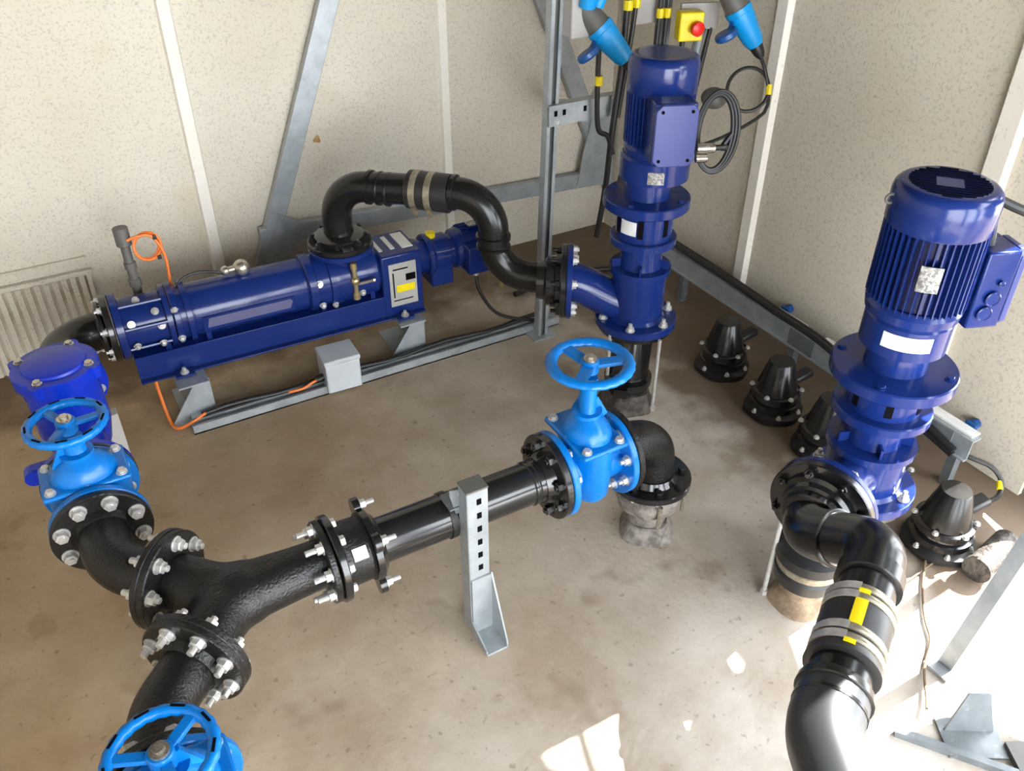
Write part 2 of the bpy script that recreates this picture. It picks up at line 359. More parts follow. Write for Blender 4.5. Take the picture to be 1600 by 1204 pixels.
XV = -.14
def bend_elbow(nm, label, sgn):
    # 45 degree bend between the wye and the valve line; sgn +1 goes towards the back wall
    d = dA if sgn > 0 else dB; f0 = (fA if sgn > 0 else fB)+d*.017; yv = YP+sgn*.437
    t = thing(nm, label, 'pipe fitting', (XV, YP+sgn*.3, ZP))
    k = (f0.x-XV)/abs(d.x); corner = f0+d*k; end = V((XV, yv, ZP))
    pts = fillet([f0, corner, end], .19, 12)
    mb = MB().sweep(pts, .07, 28); obj('pipe_body', mb, 'cast', t, sharp=60)
    obj('flange', flange_mb(f0, d, .137, .02, .02, .075), 'cast', t)
    obj('flange', flange_mb(end, Y*-sgn, .137, .022, .02, .075), 'cast', t)
    bolt_circle(t, f0+d*.02, d, .108, 8, r=.0175, h=.018, stud=.02)
    bolt_circle(t, end-Y*sgn*.022, -Y*sgn, .108, 8, r=.0185, h=.022, stud=.004)
    return yv
bend_elbow('pipe_elbow', 'black flanged pipe bend between the wye and the blue valve near the left wall', 1)
bend_elbow('pipe_elbow', 'black flanged pipe bend leading from the wye to the valve at the bottom edge', -1)

# flange adaptor coupling and the long straight pipe
xc = fC.x+.012
t = thing('flange_adaptor', 'black bolted flange adaptor coupling between wye and straight pipe', 'pipe fitting', (xc, YP, ZP))
obj('flange', flange_mb((xc, YP, ZP), X, FR-.005, .022), 'black', t)
mb = MB(); mb.lathe([(.10, .02), (.094, .03), (.092, .095), (.1, .1)], (xc, YP, ZP), X, 36); obj('sleeve', mb, 'cast', t)
mb = MB(); mb.lathe([(.098, .10), (.106, .104), (.106, .122), (.092, .13), (.082, .14)], (xc, YP, ZP), X, 36)
for i in range(4):
    a = PI/4+i*PI/2; mb.lathe([(.028, .102), (.028, .122)], (xc, YP+.112*math.cos(a), ZP+.112*math.sin(a)), X, 12)
obj('gland_ring', mb, 'black', t)
bolt_circle(t, (xc+.022, YP, ZP), X, .098, 8, h=.016, stud=0)
bolt_circle(t, (xc+.124, YP, ZP), X, .114, 4, h=.018, stud=.025, phase=.5, r=.014)
obj('label_sticker', MB().lathe([(.0945, .045), (.0945, .088)], (xc, YP, ZP), (1, 0, 0), 5) if False else MB().box((xc+.065, YP-.074, ZP+.058), (.04, .004, .035), R=Matrix.Rotation(math.radians(-38), 3, 'X')), 'white', t)
xe = 1.10
t = thing('straight_pipe', 'long glossy black straight pipe held above the floor by the slotted post', 'pipe', ((xc+xe)/2, YP, ZP))
mb = MB().cyl((xc+.12, YP, ZP), (xe-.02, YP, ZP), PR, 36); obj('pipe_body', mb, 'black', t)
obj('weld_collar', MB().lathe([(.068, -.09), (.071, -.087), (.071, -.08), (.068, -.077), (.068, -.073), (.071, -.07), (.071, -.063), (.075, -.02)], (xe, YP, ZP), X, 36), 'black', t)
obj('flange', flange_mb((xe, YP, ZP), -X, .137, .024, .03, .075), 'black', t)
bolt_circle(t, (xe-.024, YP, ZP), -X, .106, 8, 'black', r=.0165, h=.018, stud=.006)

# ------------------------------------------------------------------ gate valves
def gate_valve(label, wheel_r, wheel_z, L=.235, FRv=.137, spin=.4):
    t = thing('gate_valve', label, 'valve', (0, 0, 0))
    mb = MB()
    mb.cyl((-L/2+.01, 0, 0), (L/2-.01, 0, 0), .074, 32)
    mb.lathe([(.085, -.10), (.105, -.07), (.112, 0), (.112, .115)], (0, 0, 0), Z, 32, sx=1, sy=.62)   # oval wedge housing
    obj('body', mb, 'valve', t, sharp=40, bevel=.004)
    for sg in (1, -1):
        obj('flange', flange_mb((sg*(L/2-.022), 0, 0), X*sg, FRv, .022), 'valve', t, sharp=30)
    mb = MB()
    mb.box((0, 0, .122), (.16, .235, .016)); obj('bonnet_joint', mb, 'valve', t, bevel=.007)
    mb = MB(); mb.lathe([(.092, .128), (.088, .15), (.062, .178), (.04, .19), (.030, .205), (.030, wheel_z-.045)], (0, 0, 0), Z, 28, sx=1, sy=.8)
    mb.lathe([(.046, .196), (.046, .208)], (0, 0, 0), Z, 24)
    for a in (0, PI/2): mb.bar((.06*math.cos(a), .06*math.sin(a), .165), (.02*math.cos(a), .02*math.sin(a), .24), .012, .03)
    obj('bonnet', mb, 'valve', t)
    for x in (-.058, .058):
        for y in (-.095, 0, .095): obj('bolt', bolt_mb((x, y, .130), Z, .0125, .013, 0), 'zinc', t)
    obj('rating_bar', MB().box((.02, -.072, .085), (.08, .01, .014)), 'white', t, bevel=.002)
    rr_ = .013 if wheel_z < .35 else .018; hw = MB(); R = wheel_r-rr_
    hw.torus((0, 0, wheel_z), Z, R, rr_, 96, 12, ry=.0125, mod=lambda a: .0014*math.cos(24*a))
    ho = obj('handwheel', hw, 'valve', t)
    if wheel_z < .35:
        for k in range(9):
            a = spin+.35+k*2*PI/9; q = V((math.cos(a), math.sin(a), 0)); obj('grip_slot', MB().box(q*(R+.001)+Z*(wheel_z+.0115), (.006, .030, .003), rz=a), 'dark', ho)
    for k in range(3):
        a = spin+k*2*PI/3; d = V((math.cos(a), math.sin(a), 0))
        obj('spoke', MB().bar(d*.018+Z*(wheel_z-.004), d*(R-.005)+Z*wheel_z, .024 if wheel_z < .35 else .036, .013), 'valve', t, bevel=.003)
    obj('hub', MB().cyl((0, 0, wheel_z-.03), (0, 0, wheel_z+.012), .027, 24, ch=.003), 'valve', t)
    mb = MB(); mb.cyl((0, 0, wheel_z+.012), (0, 0, wheel_z+.018), .02, 20); mb.cyl((0, 0, wheel_z+.016), (0, 0, wheel_z+.026), .012, 6); obj('spindle_nut', mb, 'steel', t)
    return t
v2 = gate_valve('bright blue gate valve with horizontal handwheel between straight pipe and the floor elbow', .131, .375, L=.235, spin=-.35)
v2.location = (xe+.1175+.003, YP, ZP)
bolt_circle(v2, (.1175-.022, 0, 0), -X, .106, 8, r=.0145, h=.016, stud=.014)
bolt_circle(v2, (-.1175+.022, 0, 0), X, .106, 8, r=.0145, h=.016, stud=0)
v1 = gate_valve('blue gate valve standing in front of the round-capped check valve', .112, .305, L=.22, spin=.5)
v1.location = (XV, 2.137+.003+.11, ZP); v1.rotation_euler = (0, 0, PI/2)
bolt_circle(v1, (-.088, 0, 0), X, .108, 8, r=.0155, h=.017, stud=.014); bolt_circle(v1, (.088, 0, 0), -X, .108, 8, r=.0155, h=.017, stud=.014)
v3 = gate_valve('blue gate valve with scalloped handwheel, cut off by the bottom edge', .112, .245, L=.22, spin=.15)
v3.location = (-.12, 1.148, ZP); v3.rotation_euler = (0, 0, -PI/2)
bolt_circle(v3, (-.088, 0, 0), X, .108, 8, r=.0155, h=.017, stud=.014)

# ------------------------------------------------------------------ check valve with round cover
y0, y1 = 2.37, 2.96
t = thing('check_valve', 'royal blue swing check valve with round bolted lid beside the back left wall', 'valve', (XV, 2.68, ZP))
mb = MB(); mb.cyl((XV, y0+.01, ZP), (XV, y1-.01, ZP), .08, 32)
mb.lathe([(.06, -.12), (.095, -.08), (.112, 0), (.112, .19)], (XV, 2.70, ZP), Z, 36); obj('body', mb, 'royal', t)
obj('flange', flange_mb((XV, y0, ZP), Y, .137, .025), 'royal', t); obj('flange', flange_mb((XV, y1, ZP), -Y, .137, .025), 'royal', t)
obj('gasket', flange_mb((XV, y0-.007, ZP), Y, .139, .007), 'rubber', t)
mb = MB(); mb.lathe([(.114, .185), (.13, .195), (.13, .232), (.127, .236), (.098, .238), (.095, .246), (.086, .250)], (XV, 2.70, ZP), Z, 44); 
for i in range(4):
    a = PI/4+i*PI/2+.25; mb.lathe([(.024, .196), (.024, .236)], (XV+.122*math.cos(a), 2.70+.122*math.sin(a), ZP), Z, 16)
obj('lid', mb, 'royal', t)
for i in range(4):
    a = PI/4+i*PI/2+.25; obj('bolt', bolt_mb((XV+.112*math.cos(a), 2.70+.112*math.sin(a), ZP+.237), Z, .0125, .012, 0), 'brass' if 0 else 'steel', t)
obj('lug', MB().cyl((XV-.15, y0+.12, ZP-.02), (XV-.15, y0+.16, ZP-.02), .028, 16).box((XV-.12, y0+.14, ZP-.01), (.06, .035, .04)), 'royal', t)
bolt_circle(t, (XV, y0+.025, ZP), Y, .112, 8, r=.014, h=.015, stud=.006); bolt_circle(t, (XV, y1-.025, ZP), -Y, .112, 8, r=.014, h=.015, stud=.006)
tag(obj('support_post', MB().box((-.035, 3.0, .11), (.05, .05, .22)), 'paleg', bevel=.003), 'pale grey square post on the floor under the check valve flange', 'support')
# bend from check valve to the lying pump
PA = math.radians(-1.6)
P3 = V((.075, 3.295, .40))                  # pump inlet flange centre
dP = V((math.cos(PA), math.sin(PA), 0))
t = thing('inlet_bend', 'black plastic pipe bend joining the check valve to the lying pump', 'pipe fitting', (XV, 3.2, .4))
pts = fillet([V((XV, y1+.004, ZP)), V((XV, 3.299, ZP-.01)), P3-dP*.03], .165, 14)
obj('pipe_body', MB().sweep(pts, .073, 28), 'plastic', t, sharp=60)
obj('flange', flange_mb((XV, y1, ZP), Y, .135, .02, .02, .08), 'black', t)
obj('flange', flange_mb(P3-dP*.004, -dP, .135, .024, .03, .085), 'black', t)
obj('backing_ring', flange_mb(P3-dP*.034, -dP, .115, .018), 'black', t)
bolt_circle(t, P3-dP*.028, -dP, .112, 8, r=.014, h=.016, stud=.01)

# ------------------------------------------------------------------ lying progressing cavity pump
t = thing('horizontal_pump', 'long navy blue horizontal pump lying on its base frame along the back wall', 'pump', (P3.x, P3.y, 0), PA)
def A3(s, dy=0, dz=0):                      # point along pump axis
    n = V((-dP.y, dP.x, 0)); return P3+dP*s+n*dy+Z*dz
def lath3(prof, seg=40, **k): return MB().lathe(prof, P3, dP, seg, **k)
obj('inlet_flange', lath3([(.128, 0), (.134, .004), (.134, .03), (.128, .033)]), 'navy', t)
obj('inlet_housing', lath3([(.105, .03), (.108, .05), (.108, .185), (.126, .19), (.126, .21)]), 'navy', t)
obj('seal_ring', lath3([(.126, .214), (.130, .218), (.130, .238), (.124, .24), (.112, .242), (.112, .262), (.126, .264), (.126, .285)]), 'navy', t)
mb = lath3([(.106, .28), (.110, .30), (.110, .74), (.106, .76)]); 
mb.box(A3(.50, -.098, -.015), (.37, .035, .062), rz=PA)
obj('barrel', mb, 'navy', t, bevel=0)
obj('barrel_reflection', MB().prism([(-.17, -.02), (-.16, .02), (.17, .02), (.178, .008), (.165, -.02)], A3(.50, -.1165, -.012), dP, Z, V((dP.y, -dP.x, 0))*.003), mat('slate_reflection', (.10, .10, .20), .5, nscale=20), t)  # slate strip painting in the grey reflection along the barrel's flat
obj('barrel_ring', lath3([(.118, .755), (.124, .76), (.124, .79), (.116, .795), (.116, .845), (.124, .85), (.124, .875)]), 'navy', t)
mb = lath3([(.115, .87), (.118, .89), (.112, 1.06), (.10, 1.075)]); mb.cyl(A3(.94, 0, .02), A3(.94, 0, .125), .088, 36)
obj('outlet_housing', mb, 'navy', t)
obj('outlet_flange', flange_mb(A3(.94, 0, .118), Z, .138, .022), 'navy', t)
mb = MB(); mb.box(A3(1.165, 0, -.055), (.185, .225, .295), rz=PA); obj('gear_mount', mb, 'navy', t, bevel=.008)
o = obj('data_plate', MB().box(A3(1.165, -.1145, -.05), (.125, .004, .205), rz=PA), 'silver' if 0 else mat('plate_grey', (.40, .39, .36), .45, nscale=8), t); o['label'] = 'pale grey data plate with a yellow warning mark'
for k, (a, b, w_, h_, m_) in enumerate(((.01, -.02, .085, .034, 'yellow'), (.035, .03, .045, .032, 'dark'), (-.01, .075, .07, .006, 'dark'), (-.045, -.0, .006, .12, 'dark'), (-.005, -.075, .09, .005, 'dark'))):
    obj('plate_mark', MB().box(A3(1.165+a, -.1172, -.05+b), (w_, .002, h_), rz=PA), m_, bpy.data.objects[o.name])
for s_, w_ in ((1.095, .016), (1.15, .02), (1.215, .05)):
    obj('top_sticker', MB().box(A3(s_, .01, .094), (w_, .15 if w_ > .03 else .13, .003), rz=PA), 'white', t)
obj('gear_coupling', lath3([(.05, 1.07), (.05, 1.12)]), 'steel', t)
mb = lath3([(.085, 1.25), (.088, 1.26), (.08, 1.28), (.07, 1.33)]); obj('lantern', mb, 'navy', t)
mb = lath3([(.095, 1.31), (.095, 1.335), (.085, 1.34), (.085, 1.42)]); mb.box(A3(1.37, 0, -.04), (.105, .15, .18), rz=PA); obj('gearbox', mb, 'navy', t, bevel=.006)
obj('gearbox_plug', MB().cyl(A3(1.35, 0, .08), A3(1.35, 0, .105), .022, 16), 'yellow', t)
mb = lath3([(.072, 1.40), (.072, 1.44), (.088, 1.45), (.092, 1.47), (.092, 1.66), (.08, 1.675)]);
for i in range(28):
    a = 2*PI*i/28; n = V((-dP.y, dP.x, 0)); q = n*math.cos(a)+Z*math.sin(a)
    mb.bar(A3(1.49)+q*.093, A3(1.60)+q*.093, .004, .022, up=q)
obj('motor', mb, 'navy', t)
obj('terminal_box', MB().box(A3(1.53, -.105, -.01), (.12, .08, .13), rz=PA), 'navy', t, bevel=.006)
obj('cable_gland', MB().cyl(A3(1.52, -.105, -.07), A3(1.52, -.105, -.10), .013, 12), 'zinc', t)
obj('name_plate', MB().box(A3(1.55, -.02, .113), (.06, .045, .003), rz=PA), 'silver', t)
# cradle and base frame
mb = MB(); mb.box(A3(.645, 0, -.108), (1.22, .20, .01), rz=PA)
mb.box(A3(.645, -.105, -.15), (1.22, .008, .105), rz=PA); mb.box(A3(.645, .105, -.15), (1.22, .008, .105), rz=PA)
mb.box(A3(.645, -.12, -.20), (1.22, .035, .008), rz=PA)
obj('base_frame', mb, 'navy', t, bevel=.002)
for s_ in (.16, .32, .80, 1.02): obj('saddle', MB().prism([(-.09, -.105), (.09, -.105), (.09, -.07), (.055, -.045), (-.055, -.045), (-.09, -.07)], A3(s_), V((-dP.y, dP.x, 0)), Z, dP*.02), 'navy', t)
for s_ in (.20, 1.15):
    pl = obj('mounting_lug', MB().box(A3(s_, -.14, -.196), (.075, .055, .01), rz=PA), 'navy', t)
    obj('lug_bolt', bolt_mb(A3(s_, -.145, -.191), Z, .014, .013, .012), 'zinc', pl)
# visible bolts on the housings
for s_, dy, dz in ((.06, -.112, .055), (.155, -.10, .085), (.06, -.125, -.04), (.165, -.113, .02), (.155, -.118, -.055), (.225, -.128, -.05), (.225, -.11, .075), (.80, -.126, -.06), (.80, -.118, .04), (.98, -.115, -.05), (.10, -.03, .115), (.86, -.10, -.085)):
    obj('bolt', bolt_mb(A3(s_, dy*.93, dz*.93), (0, dy, dz) if dy else Z, .012, .014, .004), 'zinc', t)
for s_ in (.045, .285): 
    for k in range(3):
        a = -.5+k*.8; obj('tie_rod', MB().cyl(A3(.03, -.118*math.cos(a), .118*math.sin(a)), A3(.21, -.118*math.cos(a), .118*math.sin(a)), .007, 8), 'navy', t) if s_ < .1 else None
# brass drain cock on the outlet housing
b_ = A3(.95, -.118, .02)
dc = obj('drain_cock', MB().cyl(b_+Z*.07, b_+Z*-.06, .011, 12).cyl(b_+Z*.085, b_+Z*.055, .015, 12).sphere(b_, .02, 12, 8).cyl(b_+V((0, .05, .0)), b_+V((0, -.01, 0)), .012, 10).cyl(b_-Z*.06, b_-Z*.085, .016, 12), 'brass', t)
obj('cock_handle', MB().box(b_+V((.04, -.02, -.005)), (.07, .014, .012)).cyl(b_+V((.07, -.02, -.005)), b_+V((.08, -.02, -.005)), .012, 10), 'steel', dc)
# silver pressure sensor ball on the barrel
b_ = A3(.52, .0, .135)
sn = obj('pressure_gauge', MB().sphere(b_, .034, 20, 12).cyl(b_+V((-.07, 0, .002)), b_+V((0, 0, .002)), .014, 14).sphere(b_+V((-.065, 0, .002)), .02, 14, 8).cyl(b_-Z*.04, b_-Z*.02, .02, 14), 'steel', t)
obj('gauge_cable', MB().sweep(smooth([b_+V((-.08, 0, 0)), b_+V((-.16, .02, .012)), b_+V((-.23, .02, .0)), b_+V((-.265, .0, -.03)), b_+V((-.27, -.01, -.06))], 6), .0055, 10), 'rubber', sn)

# feet under the pump
for s_, nm in ((.20, 'left'), (1.15, 'right')):
    p = A3(s_); x0 = p.x-.04; x1 = p.x+.04; top = .195
    t2 = thing('steel_stand', 'galvanised folded steel foot under the %s end of the lying pump' % ('inlet' if nm == 'left' else 'labelled'), 'support', (p.x, 3.25, 0))
    mb = MB(); mb.box((p.x+.01, 3.22, top-.004), (.12, .32, .008)); obj('top_plate', mb, 'galv', t2)
    mb = MB(); mb.box((x1+.025, 3.22, top/2), (.008, .24, top-.008)); obj('web', mb, 'galv', t2)
    mb = MB(); mb.prism([(-.11, 0), (.075, 0), (.075, top-.01), (.02, top-.01)], (p.x, 3.095, 0), X, Z, (0, .006, 0)); obj('gusset', mb, 'galv', t2)
    mb = MB(); mb.box((p.x+.01, 3.22, .004), (.13, .28, .008)); obj('foot_plate', mb, 'galv', t2)

# ------------------------------------------------------------------ floor channel with cable, junction box
t = thing('cable_channel', 'long galvanised strut channel with a black cable, lying on the floor before the lying pump', 'channel', (1.1, 3.03, 0))
mb = MB(); L0, L1 = .235, 1.96
mb.box(((L0+L1)/2, 3.03, .003), (L1-L0, .05, .006)); mb.box(((L0+L1)/2, 3.007, .021), (L1-L0, .004, .042)); mb.box(((L0+L1)/2, 3.053, .021), (L1-L0, .004, .042))
mb.box(((L0+L1)/2, 3.011, .04), (L1-L0, .010, .004)); mb.box(((L0+L1)/2, 3.049, .04), (L1-L0, .010, .004)); obj('channel', mb, 'galv', t)
obj('cable', MB().sweep([V((L0+.05+i*.1, 3.06+.012*math.sin(i*1.3), .05)) for i in range(17)], .011, 10), 'rubber', t)
tag(obj('cross_strut', MB().box((.275, 3.235, .022), (.06, .36, .044)), 'galv', bevel=.002), 'short galvanised strut on the floor at the left end of the channel', 'strut')
t = thing('junction_box', 'light grey square junction box fixed on the floor channel', 'box', (.86, 3.05, 0))
obj('box_body', MB().box((.872, 3.045, .085), (.15, .135, .14), rz=-.04), 'grey', t, bevel=.006)
obj('box_lid', MB().box((.872, 3.045, .165), (.158, .143, .022), rz=-.04), 'grey', t, bevel=.006)
obj('cable_gland', MB().cyl((.80, 3.04, .07), (.765, 3.04, .065), .016, 12).cyl((.80, 3.07, .05), (.77, 3.07, .048), .014, 12), 'rubber', t)
obj('cable', MB().sweep(smooth([(.77, 3.04, .065), (.74, 3.035, .06), (.70, 3.03, .05), (.64, 3.04, .045)], 6), .006, 8), 'orange', t)

# orange lead to floor
tag(obj('orange_cable', MB().sweep(smooth([(.165, 3.26, .28), (.16, 3.2, .15), (.165, 3.13, .03), (.18, 3.07, .012), (.225, 3.045, .03), (.30, 3.045, .06)], 8), .0065, 8), 'orange'), 'thin orange cable hanging from the pump base down to the floor channel', 'cable')
# probe with orange coil
t = thing('level_probe', 'dark upright probe with grey cap and a small orange cable coil behind the lying pump', 'sensor', (.20, 3.42, .3))
obj('probe_tube', MB().cyl((.20, 3.40, .44), (.20, 3.42, .69), .018, 16).cyl((.20, 3.405, .50), (.20, 3.407, .53), .024, 8).cyl((.20, 3.41, .575), (.2, 3.412, .60), .023, 12), 'dgrey', t)
obj('cap', MB().cyl((.20, 3.416, .67), (.20, 3.422, .745), .029, 20, ch=.003), 'dgrey', t)
cc = V((.275, 3.40, .655)); nrm = V((.25, -1, .25))
cl = obj('cable_coil', MB().torus(cc, nrm, .048, .006, 36, 8).torus(cc+V((.004, -.008, .004)), nrm, .053, .006, 36, 8).sweep(smooth([(.21, 3.39, .70), (.25, 3.385, .71), (.30, 3.38, .70), (.33, 3.37, .62), (.325, 3.36, .50), (.325, 3.33, .42)], 6), .006, 8), 'orange', t)
obj('cable_tie', MB().box(cc+V((.035, -.02, .04)), (.015, .02, .012)).box(cc+V((.035, -.02, -.045)), (.015, .02, .012)), 'rubber', cl)

# ------------------------------------------------------------------ strut post and bracket
t = thing('strut_post', 'tall galvanised strut post standing on the floor beside the black pipe arch', 'post', (1.845, 2.97, 0), 0)
mb = MB(); lean = .035
for dx, dy, w_, d_ in ((0, .018, .05, .004), (-.024, 0, .004, .04), (.024, 0, .004, .04), (-.017, -.02, .014, .003), (.017, -.02, .014, .003)):
    mb.bar((1.835+dx, 2.97+dy, 0), (1.835+dx+lean, 2.97+dy, 1.62), w_, d_, up=Y)
obj('channel', mb, 'galv', t)
obj('post_foot', MB().box((1.835, 2.97, .004), (.12, .10, .008)), 'galv', t)
obj('slot_shadow', MB().bar((1.835, 2.965, .01), (1.87, 2.965, 1.6), .018, .003, up=Y), 'dgrey', t)
t = thing('strut_bracket', 'horizontal perforated galvanised bracket tying the strut post to the brace frame', 'bracket', (1.97, 2.96, 1.04))
mb = MB(); mb.bar((1.83, 2.935, 1.045), (2.13, 2.935, 1.045), .006, .075); mb.bar((1.83, 2.955, 1.085), (2.2, 2.955, 1.085), .045, .005); mb.bar((1.83, 2.955, 1.006), (2.13, 2.955, 1.006), .045, .005); obj('bracket_plate', mb, 'galv', t)
for x in (1.86, 1.90, 2.0, 2.06): obj('slot', MB().box((x, 2.931, 1.055), (.014, .003, .022)), 'dark', t)
obj('bracket_arm', MB().bar((2.13, 2.95, 1.04), (2.36, 3.7, .80), .05, .05), 'galv', t)
obj('bolt', bolt_mb((1.865, 2.932, 1.02), -Y, .010, .01, 0), 'zinc', t)

# ------------------------------------------------------------------ arch of black plastic pipe between pumps
A0 = A3(.94, 0, .145); AZ = .815
PT1 = V((1.944, 2.413, .51)); a1 = math.radians(146); d1 = V((math.cos(a1), math.sin(a1), 0)); F1 = PT1+d1*.285
H0 = V((A0.x, A0.y, 0)); H1 = V((F1.x, F1.y, 0))+d1*.03; ln = (H1-H0).length; hd = (H1-H0).normalized()
def AP(s, z): return H0+hd*s+Z*z
sb = ln-.275
t = thing('arch_pipe_left', 'x', 'pipe')   # renamed below
t.name = 'arched_pipe'; t['label'] = 'black plastic pipe bend rising from the outlet of the lying pump'; t.location = A0
RINV[t] = Matrix.Translation(A0).inverted()
r_ = .062
obj('pipe_body', MB().sweep(fillet([AP(0, A0.z+.0), AP(0, AZ-.01), AP(.33, AZ+.01)], .15, 16), r_, 28), 'plastic', t, sharp=60)
obj('flange', flange_mb(A0-Z*.003, Z, .136, .024, .03, .08), 'black', t)
obj('backing_ring', MB().lathe([(.10, .02), (.105, .035), (.105, .045), (.085, .055)], A0, Z, 30), 'black', t)
bolt_circle(t, A0+Z*.022, Z, .112, 8, 'black', r=.016, h=.018, stud=.01)
obj('socket_rib', MB().lathe([(.064, 0), (.069, .003), (.069, .017), (.064, .02)], AP(.155, AZ), hd, 30).lathe([(.064, 0), (.068, .003), (.068, .012), (.064, .015)], AP(.20, AZ), hd, 30).lathe([(.064, 0), (.068, .003), (.068, .012), (.064, .015)], AP(.24, AZ), hd, 30), 'plastic', t)
t = thing('hose_coupling', 'black rubber sleeve with steel bands joining the two halves of the pipe arch', 'coupling', AP(.42, AZ))
obj('sleeve', MB().lathe([(.068, -.09), (.076, -.085), (.076, .085), (.068, .09)], AP(.42, AZ+.012), hd, 32), 'rubber', t)
for s_ in (-.062, .0): obj('clamp_band', MB().lathe([(.077, -.013), (.0785, -.012), (.0785, .012), (.077, .013)], AP(.42+s_+.01, AZ+.012), hd, 32), 'khaki', t)
for s_ in (-.062, .0): obj('clamp_screw', MB().cyl(AP(.42+s_+.01, AZ+.012)+V((-.05, -.06, -.05)), AP(.42+s_+.01, AZ+.012)+V((-.03, -.04, -.08)), .008, 8), 'brass', t)
t = thing('arched_pipe', 'black plastic S-shaped pipe dropping from the arch to the upright pump near the strut post', 'pipe', AP(.8, .5))
zz = F1.z
obj('pipe_body', MB().sweep(fillet([AP(.45, AZ+.018), AP(sb, AZ+.02), AP(sb, zz), H1+Z*zz], [.14, .145], 16), r_, 28), 'plastic', t, sharp=60)
obj('socket_rib', MB().lathe([(.064, 0), (.070, .004), (.070, .02), (.064, .024)], AP(sb, .655), Z, 30).lathe([(.064, 0), (.069, .003), (.069, .012), (.064, .016)], AP(sb, .62), Z, 30).lathe([(.064, 0), (.07, .004), (.07, .02), (.064, .024)], AP(sb-.17, AZ+.02), hd, 30), 'plastic', t)
obj('flange', flange_mb(F1+d1*.024, -d1, .148, .024), 'black', t)
obj('backing_ring', MB().lathe([(.075, .12), (.078, .09), (.10, .08), (.10, .05), (.115, .045), (.115, .02)], F1, d1, 30), 'black', t)
bolt_circle(t, F1+d1*.024, d1, .122, 8, 'black', r=.016, h=.018, stud=.02)

# ------------------------------------------------------------------ upright pumps
def motor_parts(t, c, r, z0, z1, z2, box_az, box_side=0, boxw=.14, boxh=.22, grille=True, zo=0, gap=.035):
    x, y = c
    def Lz(prof, seg=44, **k): return MB().lathe(prof, (x, y, 0), Z, seg, **k)
    mb = Lz([(r*.86, z0), (r*.86, z1+.02)])
    nf = 44
    for i in range(nf):
        a = 2*PI*i/nf; d = V((math.cos(a), math.sin(a), 0)); ctr = V((x, y, 0))+d*r*.93
        mb.bar(ctr+Z*(z0+.02), ctr+Z*(z1+.01), r*.15, .0035, up=V((-d.y, d.x, 0)))
    obj('finned_housing', mb, 'navy', t)
    obj('end_shield', Lz([(r*.80, z0-.03), (r*.95, z0-.02), (r*.98, z0+.005), (r*.90, z0+.022)]), 'navy', t)
    obj('fan_cover', Lz([(r*1.0, z1), (r*1.02, z1+.004), (r*1.02, z2-.03), (r*.99, z2-.014), (r*.92, z2-.004), (r*.84, z2), (r*.70, z2-.001), (1e-6, z2)]), 'navy', t)
    if grille:
        g = MB(); n = 14
        for i in range(n):
            u = -r*.74+i*(r*1.48/(n-1)); hl = math.sqrt(max(0, (r*.76)**2-u*u))
            for s0, s1 in ((-hl, -r*.25), (r*.25, hl)) if abs(u) < r*.25 else ((-hl, hl),):
                if s1-s0 > .01:
                    R = Matrix.Rotation(math.radians(40), 3, 'Z'); p = V((x, y, z2+.0005))
                    g.box(p+R @ V((u, (s0+s1)/2, 0)), (r*.036, s1-s0, .002), R=R)
        obj('fan_grille', g, 'dark', t)
    # terminal box
    d = V((math.cos(box_az), math.sin(box_az), 0)); zc = (z0+z1)/2-.01+zo
    p = V((x, y, zc))+d*(r+gap)
    obj('box_neck', MB().box(V((x, y, zc))+d*r*.95, (.12, boxw*.6, boxh*.55), rz=box_az), 'navy', t)
    tb = obj('terminal_box', MB().box(p, (.095, boxw, boxh), rz=box_az), 'navy', t, bevel=.006)
    lid = obj('box_lid', MB().prism([(-boxw/2, -boxh/2+.02), (-boxw/2+.02, -boxh/2), (boxw/2-.02, -boxh/2), (boxw/2, -boxh/2+.02), (boxw/2, boxh/2-.02), (boxw/2-.02, boxh/2), (-boxw/2+.02, boxh/2), (-boxw/2, boxh/2-.02)], p+d*.047, V((-d.y, d.x, 0)), Z, d*.018), 'lilac', tb, bevel=.003)
    for sx_ in (-1, 1):
        for sz_ in (-1, 1):
            q = p+d*.064+V((-d.y, d.x, 0))*sx_*(boxw/2-.022)+Z*sz_*(boxh/2-.022); obj('lid_screw', MB().cyl(q, q+d*.003, .006, 10), 'dark', tb)
    return p, d, tb

